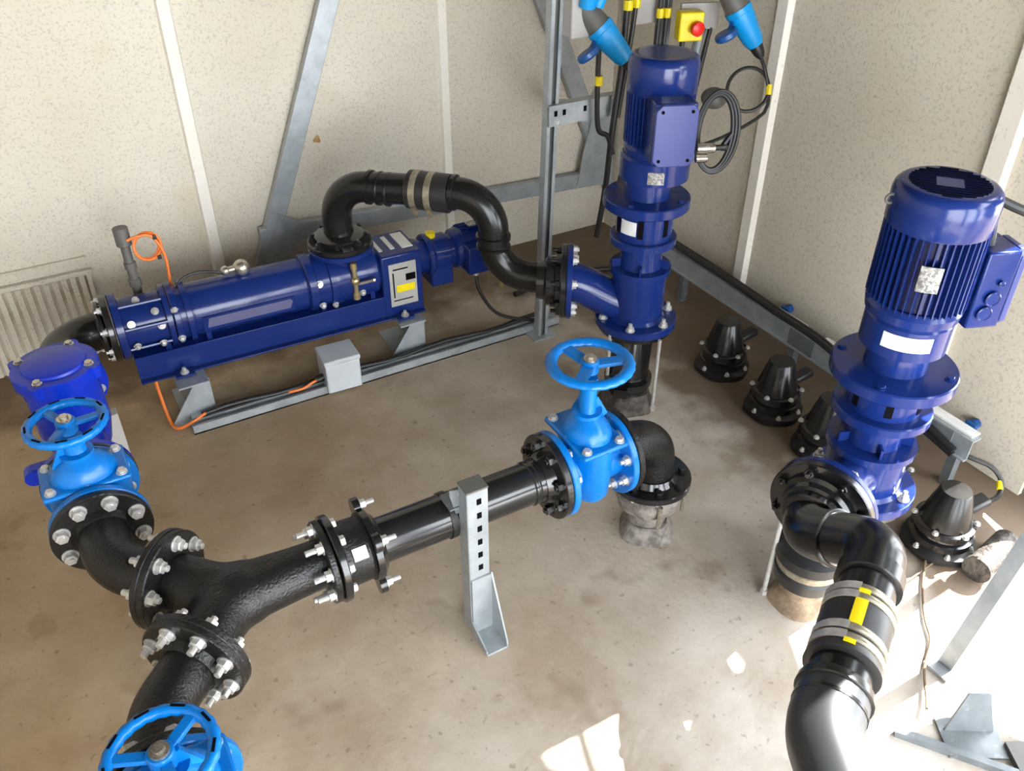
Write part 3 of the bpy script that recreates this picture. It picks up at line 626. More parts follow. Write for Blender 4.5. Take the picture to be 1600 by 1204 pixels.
def upright_pump(label, c, zf, ring, cyl_r, zs, motor, port_az, port_z, port_len, fr=.165):
    x, y = c; o = V((x, y, 0))
    t = thing('upright_pump', label, 'pump', (x, y, 0))
    def Lz(prof, seg=48, **k): return MB().lathe(prof, o, Z, seg, **k)
    obj('base_flange', Lz([(fr-.003, zf), (fr, zf+.003), (fr, zf+.03), (fr-.003, zf+.033)]), 'navy', t)
    # angled side port, blends into the casing
    d = V((math.cos(port_az), math.sin(port_az), 0)); pf = o+d*port_len+Z*port_z
    mb = Lz([(cyl_r+.012, zf+.03), (cyl_r, zf+.045), (cyl_r, zs['body']-.03), (cyl_r+.014, zs['body']-.024), (cyl_r+.014, zs['body'])])
    mb.sweep(smooth([o+d*.02+Z*(zf+.075), o+d*.10+Z*(zf+.095), pf-d*.075+Z*-.02, pf-d*.02, pf], 6), .078, 28)
    obj('casing', mb, 'navy', t)
    obj('port_flange', flange_mb(pf-d*.022, d, .15, .022), 'navy', t)
    zb, zr, zd = zs['body'], zs['ring'], zs['disc']
    obj('bearing_neck', Lz([(.092, zb-.04), (.082, zb+.01), (.082, zr-.02)]), 'navy', t)
    for i in range(5):
        a = i*2*PI/5+.3; q = V((math.cos(a), math.sin(a), 0)); obj('rib', MB().bar(o+q*.115+Z*(zb+.016), o+q*.08+Z*(zb+.016), .008, .034, up=Z), 'navy', t)
    obj('middle_ring', Lz([(ring-.01, zr-.016), (ring, zr-.012), (ring, zr+.012), (ring-.004, zr+.016)]), 'navy', t)
    lt = obj('lantern', Lz([(.108, zr+.014), (.108, zd-.04)]), 'navy', t)
    for a in (-2.35, -1.4, -3.3, 0, 1.5): 
        q = V((math.cos(a), math.sin(a), 0)); obj('window', MB().box(o+q*.1065+Z*((zr+zd)/2-.012), (.006, .022, (zd-zr)*.42), rz=a), 'dark', lt)
    obj('disc_flange', Lz([(zs['dr']-.004, zd-.04), (zs['dr'], zd-.036), (zs['dr'], zd-.004), (zs['dr']-.004, zd)]), 'navy', t)
    obj('upper_neck', Lz([(.088, zd-.01), (.082, zs['gear0']+.01)]), 'navy', t)
    gr = zs['gr']
    obj('gear_housing', MB().lathe([(gr-.03, zs['gear0']), (gr, zs['gear0']+.01), (gr, zs['gear1']-.01), (gr-.008, zs['gear1'])], o+V(zs.get('off', (0, 0, 0))), Z, 48), 'navy', t)
    bolt_circle(t, o+Z*(zf+.033), Z, fr-.025, 6, r=.015, h=.016, stud=.016, phase=.25)
    bolt_circle(t, o+Z*zd, Z, zs['dr']-.025, 4, 'navy', r=.012, h=.008, stud=0, phase=.3)
    bolt_circle(t, pf-d*.022, -d, .126, 8, r=.0155, h=.017, stud=.006, phase=.5)
    return t, o, pf, d
def curved_label(t, o, r, z, h, a0, a1, m, name='label_sticker', lab=None):
    n = 10; P = []; 
    for i in range(n+1):
        a = a0+(a1-a0)*i/n; q = V((math.cos(a), math.sin(a), 0))
        for zz in (z-h/2, z+h/2):
            for rr in (r, r+.0025): P.append(o+q*rr+Z*zz)
    Fc = []
    for i in range(n):
        k = i*4; l = k+4; Fc += [(k+1, l+1, l+3, k+3), (k, k+2, l+2, l), (k, l, l+1, k+1), (k+2, k+3, l+3, l+2)]
    Fc += [(0, 1, 3, 2), (n*4, n*4+2, n*4+3, n*4+1)]
    ob = obj(name, MB().add(P, Fc), m, t)
    if lab: ob['label'] = lab
    return ob
# pump 1 (at the back, in front of the sockets)
z1 = dict(body=.60, ring=.715, disc=.89, dr=.163, gear0=.955, gear1=1.055, gr=.128, off=(.016, -.008, 0))
t, o, pf, d = upright_pump('navy blue upright pump with lilac-lidded motor box, below the blue plugs', (1.944, 2.413), .34, .128, .106, z1, None, a1, .51, .285)
bx, bd, tb = motor_parts(t, (1.958, 2.405), .120, 1.075, 1.275, 1.40, math.radians(-113), boxw=.145, boxh=.21, grille=False, zo=.02)
obj('gland', MB().cyl(bx+V((.06, -.075, -.05)), bx+V((.115, -.10, -.05)), .017, 12).cyl(bx+V((.06, -.075, -.085)), bx+V((.095, -.09, -.085)), .015, 12), 'steel', tb)
curved_label(t, o+V((.016, -.008, 0)), .128, 1.0, .045, math.radians(-138), math.radians(-112), 'silver', 'name_plate')
curved_label(t, o, .108, .79, .055, math.radians(-178), math.radians(-143), 'white', 'label_sticker')
obj('cover_strip', MB().box(o+V((math.cos(-2.25)*.1225, math.sin(-2.25)*.1225, 1.33)), (.003, .02, .05), rz=-2.25), 'lilac', t) if False else None
P1BOX = bx
# pump 2 (right)
z2 = dict(body=.53, ring=.645, disc=.80, dr=.175, gear0=.865, gear1=.975, gr=.117)
c2 = (1.975, 1.26); a2 = math.radians(200)
t, o, pf2, d2 = upright_pump('navy blue upright pump at the right with large finned motor and white label band', c2, .33, .142, .118, z2, None, a2, .475, .325, .168)
bx, bd, tb = motor_parts(t, c2, .130, 1.0, 1.235, 1.345, math.radians(-22), boxw=.12, boxh=.23, zo=-.055, gap=.05)
side = V((math.cos(math.radians(-112)), math.sin(math.radians(-112)), 0))
for dz, rr, du in ((-.02, .022, 0), (-.065, .022, -.01), (.025, .009, .01)):
    obj('knockout', MB().lathe([(rr, 0), (rr, .004), (rr-.003, .006), (rr-.005, .004)], bx+side*.065+Z*dz+bd*du, side, 20), 'navy', tb)
curved_label(t, o, .117, .93, .045, math.radians(-172), math.radians(-108), 'white', 'label_sticker', 'white label band')
curved_label(t, o, .132, 1.135, .072, math.radians(-150), math.radians(-127), 'silver', 'name_plate')
for a in (2.6, -.4): obj('lifting_eye', MB().torus(o+V((math.cos(a)*.137, math.sin(a)*.137, 1.30)), V((math.cos(a+1.57), math.sin(a+1.57), 0)), .012, .004, 16, 6), 'dgrey', t)
# risers beneath the pumps and their rods
t = thing('pump_riser', 'black pipe riser with clamp from the floor to the back upright pump', 'pipe', (1.9, 2.37, 0))
obj('pipe_body', MB().sweep([(1.88, 2.345, 0), (1.885, 2.35, .12), (1.92, 2.39, .26), (1.944, 2.413, .345)], [.085, .08, .085, .10], 28), 'black', t)
obj('flange', flange_mb((1.944, 2.413, .315), Z, .15, .024), 'black', t)
obj('clamp_ring', MB().lathe([(.08, .10), (.098, .105), (.098, .135), (.08, .14)], (1.88, 2.345, 0), Z, 30).box((1.80, 2.28, .12), (.06, .05, .04), rz=.8), 'black', t)
obj('base_wrap', MB().lathe([(.12, 0), (.105, .03), (.09, .08)], (1.875, 2.34, 0), Z, 24, mod=lambda a: 1+.06*math.sin(5*a)), 'grime', t)
t = thing('pump_riser', 'black pipe riser with clamp under the right-hand upright pump', 'pipe', (1.93, 1.25, 0))
obj('pipe_body', MB().cyl((1.975, 1.26, 0), (1.975, 1.26, .34), .085, 28), 'black', t)
obj('flange', flange_mb((1.975, 1.26, .305), Z, .155, .024), 'black', t)
obj('clamp_ring', MB().lathe([(.085, .10), (.105, .105), (.105, .15), (.085, .155)], (1.975, 1.26, 0), Z, 30), 'putty', t)
def rod(x, y, z, label):
    t = thing('threaded_rod', label, 'rod', (x, y, 0))
    obj('rod', MB().cyl((x, y, 0), (x, y, z), .0075, 10), 'zinc', t)
    obj('foot_nut', MB().cyl((x, y, 0), (x, y, .018), .013, 6), 'zinc', t)
rod(1.935, 2.235, .345, 'thin threaded steel rod from the floor to the front of the back pump flange')
rod(1.80, 2.38, .345, 'thin threaded steel rod left of the back pump riser, seen beyond the blue handwheel')
rod(1.655, 1.262, .36, 'thin threaded steel rod from the floor to the black flange of the right pump')

# floor elbow beside the blue valve
xv = xe+.238
t = thing('floor_elbow', 'black flanged elbow turning from the bright blue valve down into the floor', 'pipe fitting', (1.52, YP, .2))
EX = 1.50; 
obj('pipe_body', MB().sweep(fillet([V((xv+.005, YP, ZP)), V((EX, YP, ZP)), V((EX, YP, .235))], .095, 14), .072, 30), 'cast', t, sharp=60)
obj('flange', flange_mb((xv+.003, YP, ZP), X, .137, .02, .02, .08), 'cast', t)
obj('flange', flange_mb((EX, YP, .222), Z, .137, .024, .02, .08), 'black', t)
bolt_circle(t, (EX, YP, .246), Z, .108, 8, 'black', r=.014, h=.014, stud=0)
bolt_circle(t, (EX, YP, .222), -Z, .108, 8, 'zinc', r=.012, h=.014, stud=.012)
t = thing('wrapped_pipe_stub', 'grey wrapped pipe stub coming out of the floor below the black elbow', 'pipe', (EX, YP, 0))
obj('pipe_stub', MB().cyl((EX, YP, 0), (EX, YP, .22), .07, 24), 'putty', t)
obj('wrap', MB().lathe([(.075, .10), (.10, .125), (.112, .15), (.115, .18), (.10, .205)], (EX, YP, 0), Z, 26, mod=lambda a: 1+.04*math.sin(7*a)), 'putty', t)
obj('mortar_collar', MB().lathe([(.10, 0), (.09, .02), (.072, .06)], (EX, YP-.01, 0), Z, 24, mod=lambda a: 1+.07*math.sin(4*a+1)), 'putty', t)
for a in (-1.9, -.8): obj('clamp_bolt', MB().cyl((EX+.12*math.cos(a), YP+.12*math.sin(a), .11), (EX+.12*math.cos(a), YP+.12*math.sin(a), .20), .008, 8), 'steel', t)

# slotted support post with pipe clip
t = thing('slotted_post', 'galvanised slotted support post with triangular foot in front of the black pipe', 'support', (.79, 1.60, 0))
mb = MB(); px, py, w_ = .787, 1.612, .062
mb.box((px, py-.026, .29), (w_, .004, .58)); mb.box((px-w_/2, py, .29), (.004, .052, .58)); mb.box((px+w_/2, py, .29), (.004, .052, .58))
obj('channel', mb, 'galv', t)
obj('end_cap', MB().box((px, py, .582), (w_+.006, .058, .006)), 'dgrey', t)
for i in range(7): obj('slot', MB().box((px+.004, py-.0285, .54-i*.052), (.014, .003, .020)), 'dark', t)
mb = MB(); fy = py-.03
mb.box((px+.003, fy-.002, .12), (.066, .006, .24)); mb.prism([(0, 0), (-.095, 0), (-.095, .025), (0, .24)], (px+.036, fy, 0), Y, Z, (.005, 0, 0)); mb.prism([(0, 0), (-.095, 0), (-.095, .02), (0, .06)], (px-.034, fy, 0), Y, Z, (.005, 0, 0))
mb.box((px+.003, fy-.05, .004), (.07, .095, .008)); obj('foot_bracket', mb, 'galv', t)
obj('clip_liner', MB().ring((px-.055, YP, ZP), X, .071, .0668, .02, 40), 'rubber', t)
mb = MB(); mb.prism([(-.045, .475), (-.028, .475), (-.028, .56), (-.062, .57), (-.062, .55)], (px, py+.02, 0), X, Z, (0, .004, 0)); mb.box((px-.05, py+.05, ZP+.085), (.03, .07, .006)); obj('pipe_clip', mb, 'galvd', t)

# ------------------------------------------------------------------ discharge pipe of the right pump
t = thing('discharge_bend', 'black plastic double elbow coming off the side flange of the right-hand pump', 'pipe fitting', pf2)
obj('flange', flange_mb(pf2, d2, .15, .026), 'black', t)
obj('backing_ring', MB().lathe([(.118, .022), (.118, .04), (.105, .045), (.10, .06), (.09, .064), (.088, .085), (.08, .09)], pf2, d2, 36), 'black', t)
bolt_circle(t, pf2+d2*.026, d2, .126, 8, 'black', r=.015, h=.016, stud=.01)
EA = pf2+d2*.135; EB = V((1.56, .885, .60)); EC = V((1.055, .584, .59)); PR2 = .068
dAB = (EB-EA).normalized(); dBC = (EC-EB).normalized()
mid = EA+(EB-EA)*.45
obj('pipe_body', MB().sweep(fillet([pf2+d2*.05, EA, mid], .085, 12), .072, 28), 'plastic', t, sharp=60)
obj('pipe_body', MB().sweep(fillet([mid-dAB*.01, EB, EB+dBC*.14], .095, 12), .072, 28), 'plastic', t, sharp=60)
obj('socket_rib', MB().lathe([(.072, -.004), (.079, 0), (.079, .012), (.072, .016)], mid-dAB*.006, dAB, 32).lathe([(.072, -.03), (.079, -.025), (.079, .02), (.072, .024)], EB+dBC*.125, dBC, 32), 'plastic', t)
t = thing('hose_coupling', 'black rubber sleeve with four steel bands and a yellow tag on the right-hand pipe', 'coupling', EB+dBC*.30)
cp = EB+dBC*.305
obj('sleeve', MB().lathe([(.07, -.092), (.079, -.088), (.079, -.05), (.081, -.04), (.081, .04), (.079, .05), (.079, .085), (.082, .09), (.084, .11), (.07, .114)], cp, dBC, 36), 'rubber', t)
for s_ in (-.075, -.048, .048, .077): obj('clamp_band', MB().lathe([(.080, -.010), (.0828, -.009), (.0828, -.003), (.0815, 0), (.0828, .003), (.0828, .009), (.080, .010)], cp+dBC*s_, dBC, 36), 'khaki', t)
uz = (Z-dBC*Z.dot(dBC)).normalized(); sd = dBC.cross(uz)
def on_sleeve(a, r): return (uz*math.cos(a)+sd*math.sin(a))*r
def band_patch(c, hl, a0, a1, r, m, nm):
    P = []; n = 6
    for i in range(n+1):
        a = a0+(a1-a0)*i/n
        for l in (-hl, hl):
            for rr in (r, r+.002): P.append(c+dBC*l+on_sleeve(a, rr))
    Fc = []
    for i in range(n): k = i*4; l = k+4; Fc += [(k+1, l+1, l+3, k+3), (k, k+2, l+2, l), (k, l, l+1, k+1), (k+2, k+3, l+3, l+2)]
    Fc += [(0, 1, 3, 2), (n*4, n*4+2, n*4+3, n*4+1)]
    return obj(nm, MB().add(P, Fc), m, t)
YA = .05
band_patch(cp, .038, YA-.17, YA+.17, .0815, 'yellow', 'yellow_tag')
for s_ in (-.075, -.048, .048, .077):
    band_patch(cp+dBC*s_, .011, YA+.12, YA+1.3, .0832, 'zinc', 'clamp_screw_housing')
for s_ in (-.062, .092): band_patch(cp+dBC*s_, .006, YA-.15, YA+.15, .0832, 'yellow', 'yellow_tag')
t = thing('end_bend', 'black plastic bend, greyed by sunlight, ending the right-hand pipe at the bottom edge', 'pipe fitting', EC)
obj('pipe_body', MB().sweep([EB+dBC*.12, EC-dBC*.09], PR2, 30), 'plastic', t)
az2 = math.atan2(dBC.y, dBC.x)+math.radians(34); dE = V((math.cos(az2), math.sin(az2), -.12)).normalized()
obj('elbow', MB().sweep(fillet([EC-dBC*.11, EC, EC+dE*.30, V((EC.x+dE.x*.30, EC.y+dE.y*.30, .0))], [.14, .10], 14), .077, 30), 'plastic_sunlit', t, sharp=60)
obj('socket_rib', MB().lathe([(.07, -.022), (.081, -.02), (.083, -.004), (.083, 0), (.077, .004)], EC-dBC*.10, dBC, 32).lathe([(.075, -.0), (.079, .002), (.079, .01), (.075, .012)], EC-dBC*.07, dBC, 32), 'plastic', t)
t = thing('wrapped_pipe_stub', 'dirty clamped pipe stub in the floor under the right-hand black elbow', 'pipe', (1.76, 1.19, 0))
obj('pipe_stub', MB().lathe([(.10, 0), (.088, .03), (.07, .05), (.07, .24)], (1.74, 1.19, 0), Z, 28, mod=lambda a: 1+.03*math.sin(5*a)), 'tan', t)
obj('clamp', MB().lathe([(.075, .10), (.098, .11), (.102, .15), (.094, .16), (.094, .19), (.108, .2), (.108, .235), (.085, .245)], (1.74, 1.19, 0), Z, 30), 'rubber', t)
obj('clamp_band', MB().lathe([(.095, .162), (.1, .166), (.1, .186), (.095, .19)], (1.74, 1.19, 0), Z, 30), 'khaki', t)

# ------------------------------------------------------------------ row of floor caps by the right wall
def cap(label):
    t = thing('floor_coupling', label, 'coupling', (0, 0, 0), 0, None)
    obj('base_ring', MB().lathe([(.112, 0), (.118, .006), (.118, .03), (.105, .035), (.085, .05)], (0, 0, 0), Z, 32, mod=lambda a: 1+.03*math.cos(6*a)), 'rubber', t)
    obj('clamp_ring', MB().lathe([(.09, .045), (.104, .05), (.104, .075), (.09, .08), (.088, .09), (.098, .094), (.098, .115), (.085, .12)], (0, 0, 0), Z, 32), 'black', t)
    obj('cone', MB().lathe([(.086, .115), (.083, .13), (.052, .245), (.048, .25), (1e-6, .252)], (0, 0, 0), Z, 32), 'plastic', t)
    mb = MB()
    mb.bar((.07, 0, .13), (.17, .0, .15), .05, .03); obj('lever', mb, 'rubber', t, bevel=.008)
    for a in (2.4, 3.6, 4.6, 5.6): obj('bolt', bolt_mb((.098*math.cos(a), .098*math.sin(a), .118), Z, .009, .01, 0), 'zinc', t)
    for a in (3.2, 4.2, 5.2): obj('bolt', bolt_mb((.105*math.cos(a), .105*math.sin(a), .032), Z, .009, .012, .006), 'zinc', t)
    return t
c0 = cap('black cone-topped floor coupling nearest the far corner')
labs = ['black cone-topped floor coupling, second from the far corner', 'black cone-topped floor coupling half hidden by the right-hand pump, third from the corner', 'black floor coupling almost hidden behind the casing of the right-hand pump', 'black cone-topped floor coupling nearest the sun patches, under the end of the rail']
c0.location = (2.39, 2.33, 0)
for (x, y), lb in zip(((2.37, 1.985), (2.36, 1.70), (2.35, 1.42), (2.33, 1.135)), labs):
    c = copy_tree(c0); c.location = (x, y, 0); c['label'] = lb; c.rotation_euler = (0, 0, random.uniform(-.15, .15))
tag(obj('pipe_end', MB().cyl((2.30, .965, .048), (2.50, 1.0, .048), .042, 20).cyl((2.292, .963, .048), (2.312, .967, .048), .047, 20), 'grime'), 'dark dirty pipe end lying on the sunlit floor beyond the couplings', 'pipe')

# rail above the caps
t = thing('cable_rail', 'galvanised cable rail on short legs running along the right wall', 'rail', (2.62, 2.1, 0))
x_ = 2.62
mb = MB(); mb.bar((x_, 3.05, .24), (x_, 1.275, .24), .045, .006); mb.bar((x_-.022, 3.05, .20), (x_-.022, 1.275, .20), .004, .085); mb.bar((x_-.03, 3.05, .16), (x_-.03, 1.275, .16), .02, .005)
obj('rail', mb, 'galv', t)
for y in (2.9, 2.15, 1.85, 1.33): obj('leg', MB().box((x_+.0, y, .10), (.035, .035, .20)), 'galvd', t)
for y in (2.1, 1.78, 1.42): obj('cover_plate', MB().box((x_-.026, y, .20), (.006, .14, .075)), 'galvd', t)
for y0_, y1_ in ((2.30, 2.13), (2.02, 1.84), (1.56, 1.29)): obj('top_strip', MB().box((x_+.012, (y0_+y1_)/2, .248), (.045, abs(y1_-y0_), .008)), 'white', t)
for k, (dz, dx) in enumerate(((.262, -.012), (.258, .012))):
    tag(obj('rail_cable', MB().sweep(smooth([(x_+dx, 3.08, dz+.01), (x_+dx+.01, 2.7, dz), (x_+dx-.008, 2.3, dz), (x_+dx-.01, 2.0, dz-.01), (x_+dx-.045, 1.75, .235-.02*k), (x_-.04, 1.5, .22-.03*k), (x_-.04, 1.32, .18-.02*k)], 6), .013, 10), 'rubber'), 'black cable lying on the rail at the right wall, %s' % ('outer one nearer the couplings' if k == 0 else 'inner one nearer the wall'), 'cable')
for k, y in enumerate((2.357, 1.385)): tag(obj('wall_knob', MB().cyl((XR-.002, y, .18), (XR-.03, y, .18), .02, 10).box((XR-.035, y, .182), (.02, .045, .026)), 'skyd', bevel=.003), 'small dark blue knob low on the right wall, %s' % ('behind the middle of the rail' if k == 0 else 'at the near end of the rail'), 'knob')
t = thing('pull_cord', 'black lead with yellow connector hanging at the near end of the rail', 'cable', (2.6, 1.2, .15))
obj('lead', MB().sweep(smooth([(x_-.03, 1.42, .19), (x_, 1.30, .16), (x_+.05, 1.22, .14), (x_+.06, 1.17, .10), (x_+.02, 1.145, .07), (x_-.10, 1.13, .10)], 6), .009, 8), 'rubber', t)
obj('connector', MB().cyl((x_+.06, 1.175, .10), (x_+.042, 1.158, .082), .011, 10), 'yellow', t)

# ------------------------------------------------------------------ sockets, plugs, stop button at the top
def plug(label, p, ax, up=(0, 0, 1)):
    p = V(p); a = V(ax).normalized()
    t = thing('power_plug', label, 'plug', p)
    obj('plug_body', MB().lathe([(.044, -.02), (.05, -.015), (.052, .03), (.049, .04), (.040, .12), (.030, .145)], p, a, 24), 'sky', t)
    obj('plug_collar', MB().lathe([(.054, -.02), (.054, .0), (.05, .004)], p, a, 24), 'sky', t)
    obj('strain_relief', MB().lathe([(.025, .142), (.027, .15), (.022, .18), (.013, .20)], p, a, 16), 'rubber', t)
    return t
def socket(label, p, ax):
    p = V(p); a = V(ax).normalized(); t = thing('power_socket', label, 'socket', p)
    obj('socket_barrel', MB().lathe([(.042, -.13), (.044, -.12), (.048, -.03), (.050, -.02)], p, a, 24), 'dgrey', t)
    dn = V((-.35, -.3, -.9)).normalized(); q = p+dn*.10+V((-.045, 0, .02))
    obj('socket_lid', MB().lathe([(.040, -.014), (.046, -.008), (.046, .008), (.038, .016)], q, (a+V((0, 0, -.2))).normalized(), 24), 'skyd', t)
    obj('hinge', MB().bar(p-a*.02+dn*.03, q, .012, .01), 'skyd', t)
    return t
pa = V((.55, -.45, -.75))
pl = V((2.02, 2.87, 1.365)); plug('blue industrial plug on the left, pushed into a grey socket beside the strut post', pl, pa); socket('dark grey angled socket with blue lid holding the left plug', pl, pa)
pr = V((2.565, 2.72, 1.40)); pb = V((.45, -.35, -.85)); plug('blue industrial plug on the right, beside the yellow stop button box', pr, pb); socket('dark grey angled socket with blue lid holding the right plug', pr, pb)
tag(obj('switch_enclosure', MB().box((1.945, 2.93, 1.475), (.11, .09, .26)), 'paleg', bevel=.005), 'grey switch enclosure on the strut post, cut off by the top edge', 'box')
tag(obj('blue_connector', MB().cyl((1.945, 2.87, 1.46), (1.945, 2.855, 1.53), .032, 20).cyl((1.98, 2.85, 1.46), (2.0, 2.84, 1.53), .022, 16), 'sky'), 'blue connector on the grey enclosure at the top left of the plugs', 'connector')
tag(obj('switch_enclosure', MB().box((2.30, 3.0, 1.47), (.15, .08, .26)), 'paleg', bevel=.005), 'pale grey switch enclosure behind the motor of the back pump, at the top edge', 'box')
t = thing('emergency_stop', 'yellow emergency stop box with red mushroom button', 'switch', (2.42, 2.84, 1.36))
obj('box_body', MB().box((2.42, 2.84, 1.345), (.10, .06, .11), rz=-.35), 'yellow', t, bevel=.006)
obj('red_button', MB().lathe([(.016, .025), (.016, .045), (.028, .048), (.028, .062), (.02, .068), (1e-6, .069)], (2.425, 2.84, 1.345), V((-.1, -1, -.05)), 22), 'red', t)
tag(obj('mounting_plate', MB().box((2.50, 2.88, 1.365), (.16, .02, .10), rz=-.35), 'paleg'), 'grey mounting plate between stop button and right plug', 'plate')
for k, (x, y) in enumerate(((2.445, 2.93), (2.52, 2.92))):
    pass
# cables hanging beneath the board
def cable(name, pts, r, label, m='rubber', ties=()):
    t = thing(name, label, 'cable', pts[0]); obj('cable', MB().sweep(smooth(pts, 7), r, 10), m, t)
    for p in ties: obj('marker', MB().cyl(V(p)-Z*.018, V(p)+Z*.018, r*1.5, 10), 'yellow', t)
cable('power_cable', [(2.155, 2.90, 1.60), (2.15, 2.90, 1.4), (2.145, 2.90, 1.2), (2.12, 2.90, .95), (2.12, 2.92, .7), (2.11, 2.95, .45)], .013, 'thick black cable dropping beside the left plug behind the back pump', ties=((2.153, 2.895, 1.44),))
cable('power_cable', [(2.21, 2.92, 1.60), (2.205, 2.92, 1.4), (2.175, 2.91, 1.2), (2.15, 2.91, 1.0)], .011, 'thinner black cable right of the thick one beside the left plug', ties=((2.207, 2.915, 1.44),))
cable('power_cable', [pl+pa.normalized()*.19, (2.19, 2.80, 1.19), (2.18, 2.84, 1.0), (2.16, 2.86, .8), (2.14, 2.88, .6)], .011, 'black cable falling from the end of the left plug')
cable('power_cable', [(2.03, 2.9, 1.30), (2.035, 2.9, 1.1), (2.05, 2.9, .97), (2.10, 2.9, .93), (2.13, 2.9, .85)], .011, 'black cable under the left socket lid with yellow marker', ties=((2.035, 2.895, 1.17),))
for k, (x, y, lb) in enumerate(((2.335, 2.93, 'black cable just left of the yellow stop box, farther from it'), (2.365, 2.92, 'black cable touching the left side of the yellow stop box'))):
    cable('power_cable', [(x, y, 1.6), (x, y, 1.4), (x-.003, y, 1.2), (x-.005, y, .9)], .010, lb, ties=((x, y-.005, 1.385),))
cable('power_cable', [(2.41, 2.86, 1.30), (2.408, 2.86, 1.15), (2.40, 2.86, .9)], .011, 'black cable coming out beneath the yellow stop box')
tag(obj('conduit', MB().cyl((2.52, 2.88, 1.32), (2.49, 2.90, .98), .022, 12), 'galvd'), 'dull grey vertical conduit below the mounting plate', 'conduit')
tag(obj('thin_conduit', MB().cyl((2.55, 2.86, 1.32), (2.525, 2.88, 1.06), .010, 12), 'rubber'), 'thin black conduit just right of the dull grey one', 'conduit')
tag(obj('ceiling_drop_strut', MB().box((2.43, 3.02, 1.43), (.05, .04, .8)), 'galvd'), 'grey strut behind the stop button board', 'strut')
tag(obj('grey_housing', MB().sphere((2.565, 2.80, 1.045), .055, 16, 10, sz=.8), 'dgrey'), 'rounded dark grey housing to the right of the back motor', 'box')
# right plug loop and the bundle at pump 1
q = pr+pb.normalized()*.19
def circ(c, u, v, r, a0, a1, n=24): return [V(c)+V(u)*r*math.cos(a0+(a1-a0)*i/n)+V(v)*r*math.sin(a0+(a1-a0)*i/n) for i in range(n+1)]
uu = V((.86, -.5, 0)).normalized(); vv = V((.2, .3, .93)).normalized()
lc = V((2.615, 2.66, 1.11))
t = thing('coiled_cable', 'black cable looping from the right plug down the wall', 'cable', q)
loop = [q, q+V((.03, -.01, -.06))]+circ(lc, uu, vv, .085, 0, 2*PI+.0, 22)+[lc+uu*.075-vv*.09, lc-vv*.17-uu*.05, lc-vv*.22-uu*.17, lc-vv*.25-uu*.30]
obj('cable', MB().sweep(smooth(loop, 3), .0075, 8), 'rubber', t)
obj('marker', MB().cyl(lc+uu*.085+vv*.02, lc+uu*.086-vv*.02, .012, 8), 'yellow', t)
b0 = P1BOX+V((.115, -.10, -.05))
lc2 = V((2.085, 2.245, 1.15))
t = thing('coiled_cable', 'bundle of black cable hooped beside the motor box of the back pump', 'cable', lc2)
vv2 = V((.18, .2, .96)).normalized()
for k in range(3):
    mb = MB(); pts = [lc2+uu*(.058+.008*k)*math.cos(a)+vv2*(.125+.006*k)*math.sin(a)+V((.004*k, 0, 0)) for a in [2*PI*i/32 for i in range(32)]]
    obj('hoop', mb.sweep(pts, .0075, 8, closed=True), 'rubber', t)
obj('tail', MB().sweep(smooth([b0, b0+V((.04, -.015, 0)), lc2+uu*.03-vv2*.05, lc2+uu*.06], 6), .010, 8), 'rubber', t)
# cable of the right-hand motor
cable('motor_cable', [(2.085, 1.30, 1.285), (2.15, 1.26, 1.275), (2.21, 1.20, 1.245), (2.27, 1.16, 1.222), (2.36, 1.13, 1.21), (2.50, 1.15, 1.215), (2.66, 1.20, 1.24), (2.79, 1.24, 1.27)], .013, 'thick black cable behind the top of the right-hand motor')
tag(obj('motor_lead', MB().cyl((2.13, 1.21, 1.25), (2.115, 1.17, 1.09), .010, 10), 'rubber'), 'short black lead between the right motor and its terminal box', 'cable')
cable('floor_cable', [A3(1.52, -.105, -.10), A3(1.53, -.12, -.18), A3(1.60, -.15, -.30), (1.80, 3.05, .05), (1.90, 3.02, .045)], .008, 'black cable drooping from the lying pump motor box')
cable('floor_cable', [(1.9, 3.33, .02), (2.1, 3.36, .02), (2.4, 3.35, .02), (2.62, 3.2, .03)], .014, 'black cable on the floor behind the back pump')
tag(obj('brass_valve', MB().cyl((1.86, 3.45, .12), (1.93, 3.47, .12), .014, 10).box((1.87, 3.45, .15), (.05, .015, .012)).cyl((1.895, 3.46, 0), (1.895, 3.46, .11), .012, 10), 'brass'), 'small brass valve on the floor behind the strut post', 'valve')

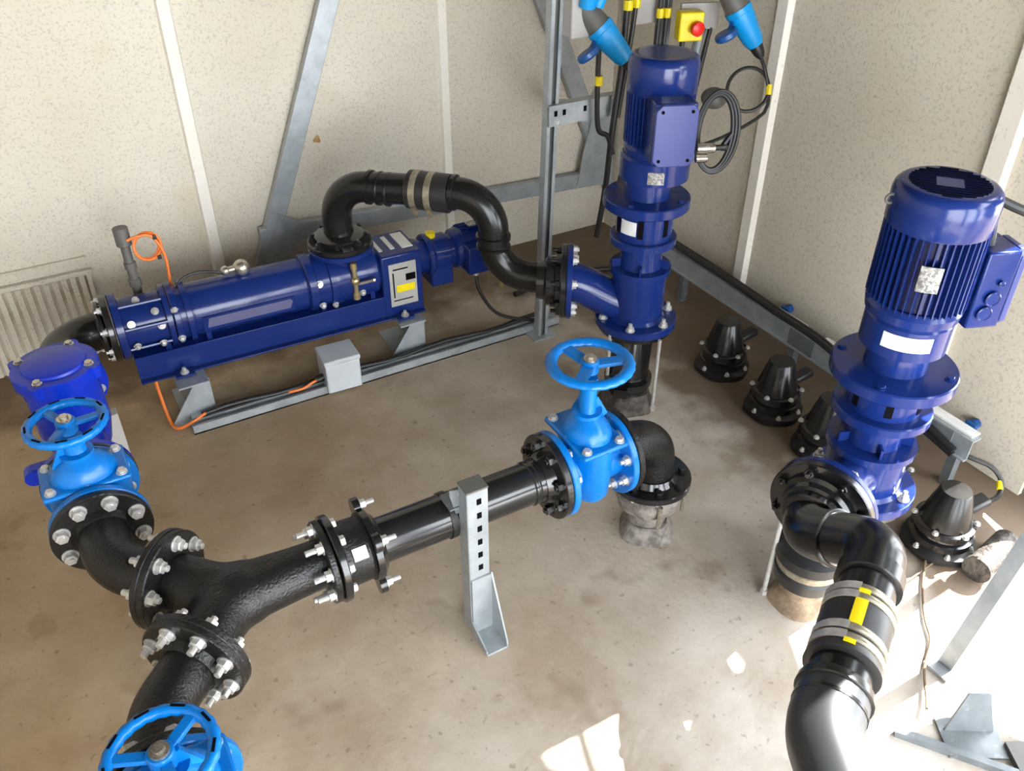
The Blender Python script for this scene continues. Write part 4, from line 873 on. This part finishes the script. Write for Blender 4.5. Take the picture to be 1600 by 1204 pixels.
# ------------------------------------------------------------------ sunlit corner bottom right
t = thing('diagonal_strut', 'pale galvanised strut leaning up to the right above the sunlit floor', 'strut', (1.96, .79, 0))
obj('bar', MB().bar((1.935, .778, .01), (2.30, .782, 1.096), .045, .03, up=(1, 0, 0)), 'galv', t)
obj('foot_plate', MB().box((1.93, .78, .006), (.10, .08, .012)), 'galv', t)
t = thing('floor_bracket', 'galvanised angled floor bracket in the shade at the lower right', 'bracket', (1.80, .60, 0))
obj('base_plate', MB().box((1.79, .585, .004), (.16, .12, .008), rz=-.55), 'galvd', t)
obj('upright_plate', MB().prism([(-.07, 0), (.07, 0), (.03, .14), (-.03, .14)], (1.80, .60, 0), V((.85, -.52, 0)), V((.1, .15, 1)), V((.52, .85, 0))*.006), 'galvd', t)
obj('edge_strip', MB().bar((1.62, .70, .012), (1.80, .45, .012), .02, .024), 'galvd', t)
tag(obj('rubber_mat', MB().box((1.93, .36, .01), (.30, .22, .02), rz=-.5), 'dgrey'), 'dark grey block at the bottom right corner', 'block')
cable('thin_wire', [(2.23, 1.10, .012), (2.12, 1.02, .01), (2.02, .93, .01), (1.96, .86, .01), (1.86, .80, .01), (1.78, .73, .02), (1.74, .70, .03)], .0045, 'thin brown wire lying across the sunlit floor', 'terra')
cable('thin_wire', [(2.32, 1.08, .012), (2.2, 1.07, .01), (2.06, 1.06, .01), (1.95, 1.08, .01)], .0035, 'thin wire near the dark pipe end in the sun', 'terra')
GR = {'floor_coupling': 'cone-topped floor couplings by the right wall', 'gate_valve': 'blue gate valves', 'upright_pump': 'navy upright pumps', 'threaded_rod': 'threaded steel rods under the pumps',
      'power_plug': 'blue industrial plugs', 'power_socket': 'angled grey sockets', 'power_cable': 'black cables below the sockets', 'pipe_elbow': 'bends beside the wye', 'arched_pipe': 'halves of the pipe arch',
      'steel_stand': 'stands under the lying pump', 'hose_coupling': 'rubber hose couplings', 'pump_riser': 'risers under the upright pumps', 'rail_cable': 'cables on the rail', 'wall_knob': 'dark blue wall knobs',
      'rust_stain': 'rust stains', 'switch_enclosure': 'grey switch enclosures', 'wrapped_pipe_stub': 'wrapped pipe stubs', 'thin_wire': 'thin wires on the floor', 'floor_cable': 'floor cables', 'coiled_cable': 'looped cables'}
for o_ in bpy.data.objects:
    if o_.parent is None and o_.name.split('.')[0] in GR: o_['group'] = GR[o_.name.split('.')[0]]
for o_ in bpy.data.objects:
    if 'tmp' in o_: del o_['tmp']
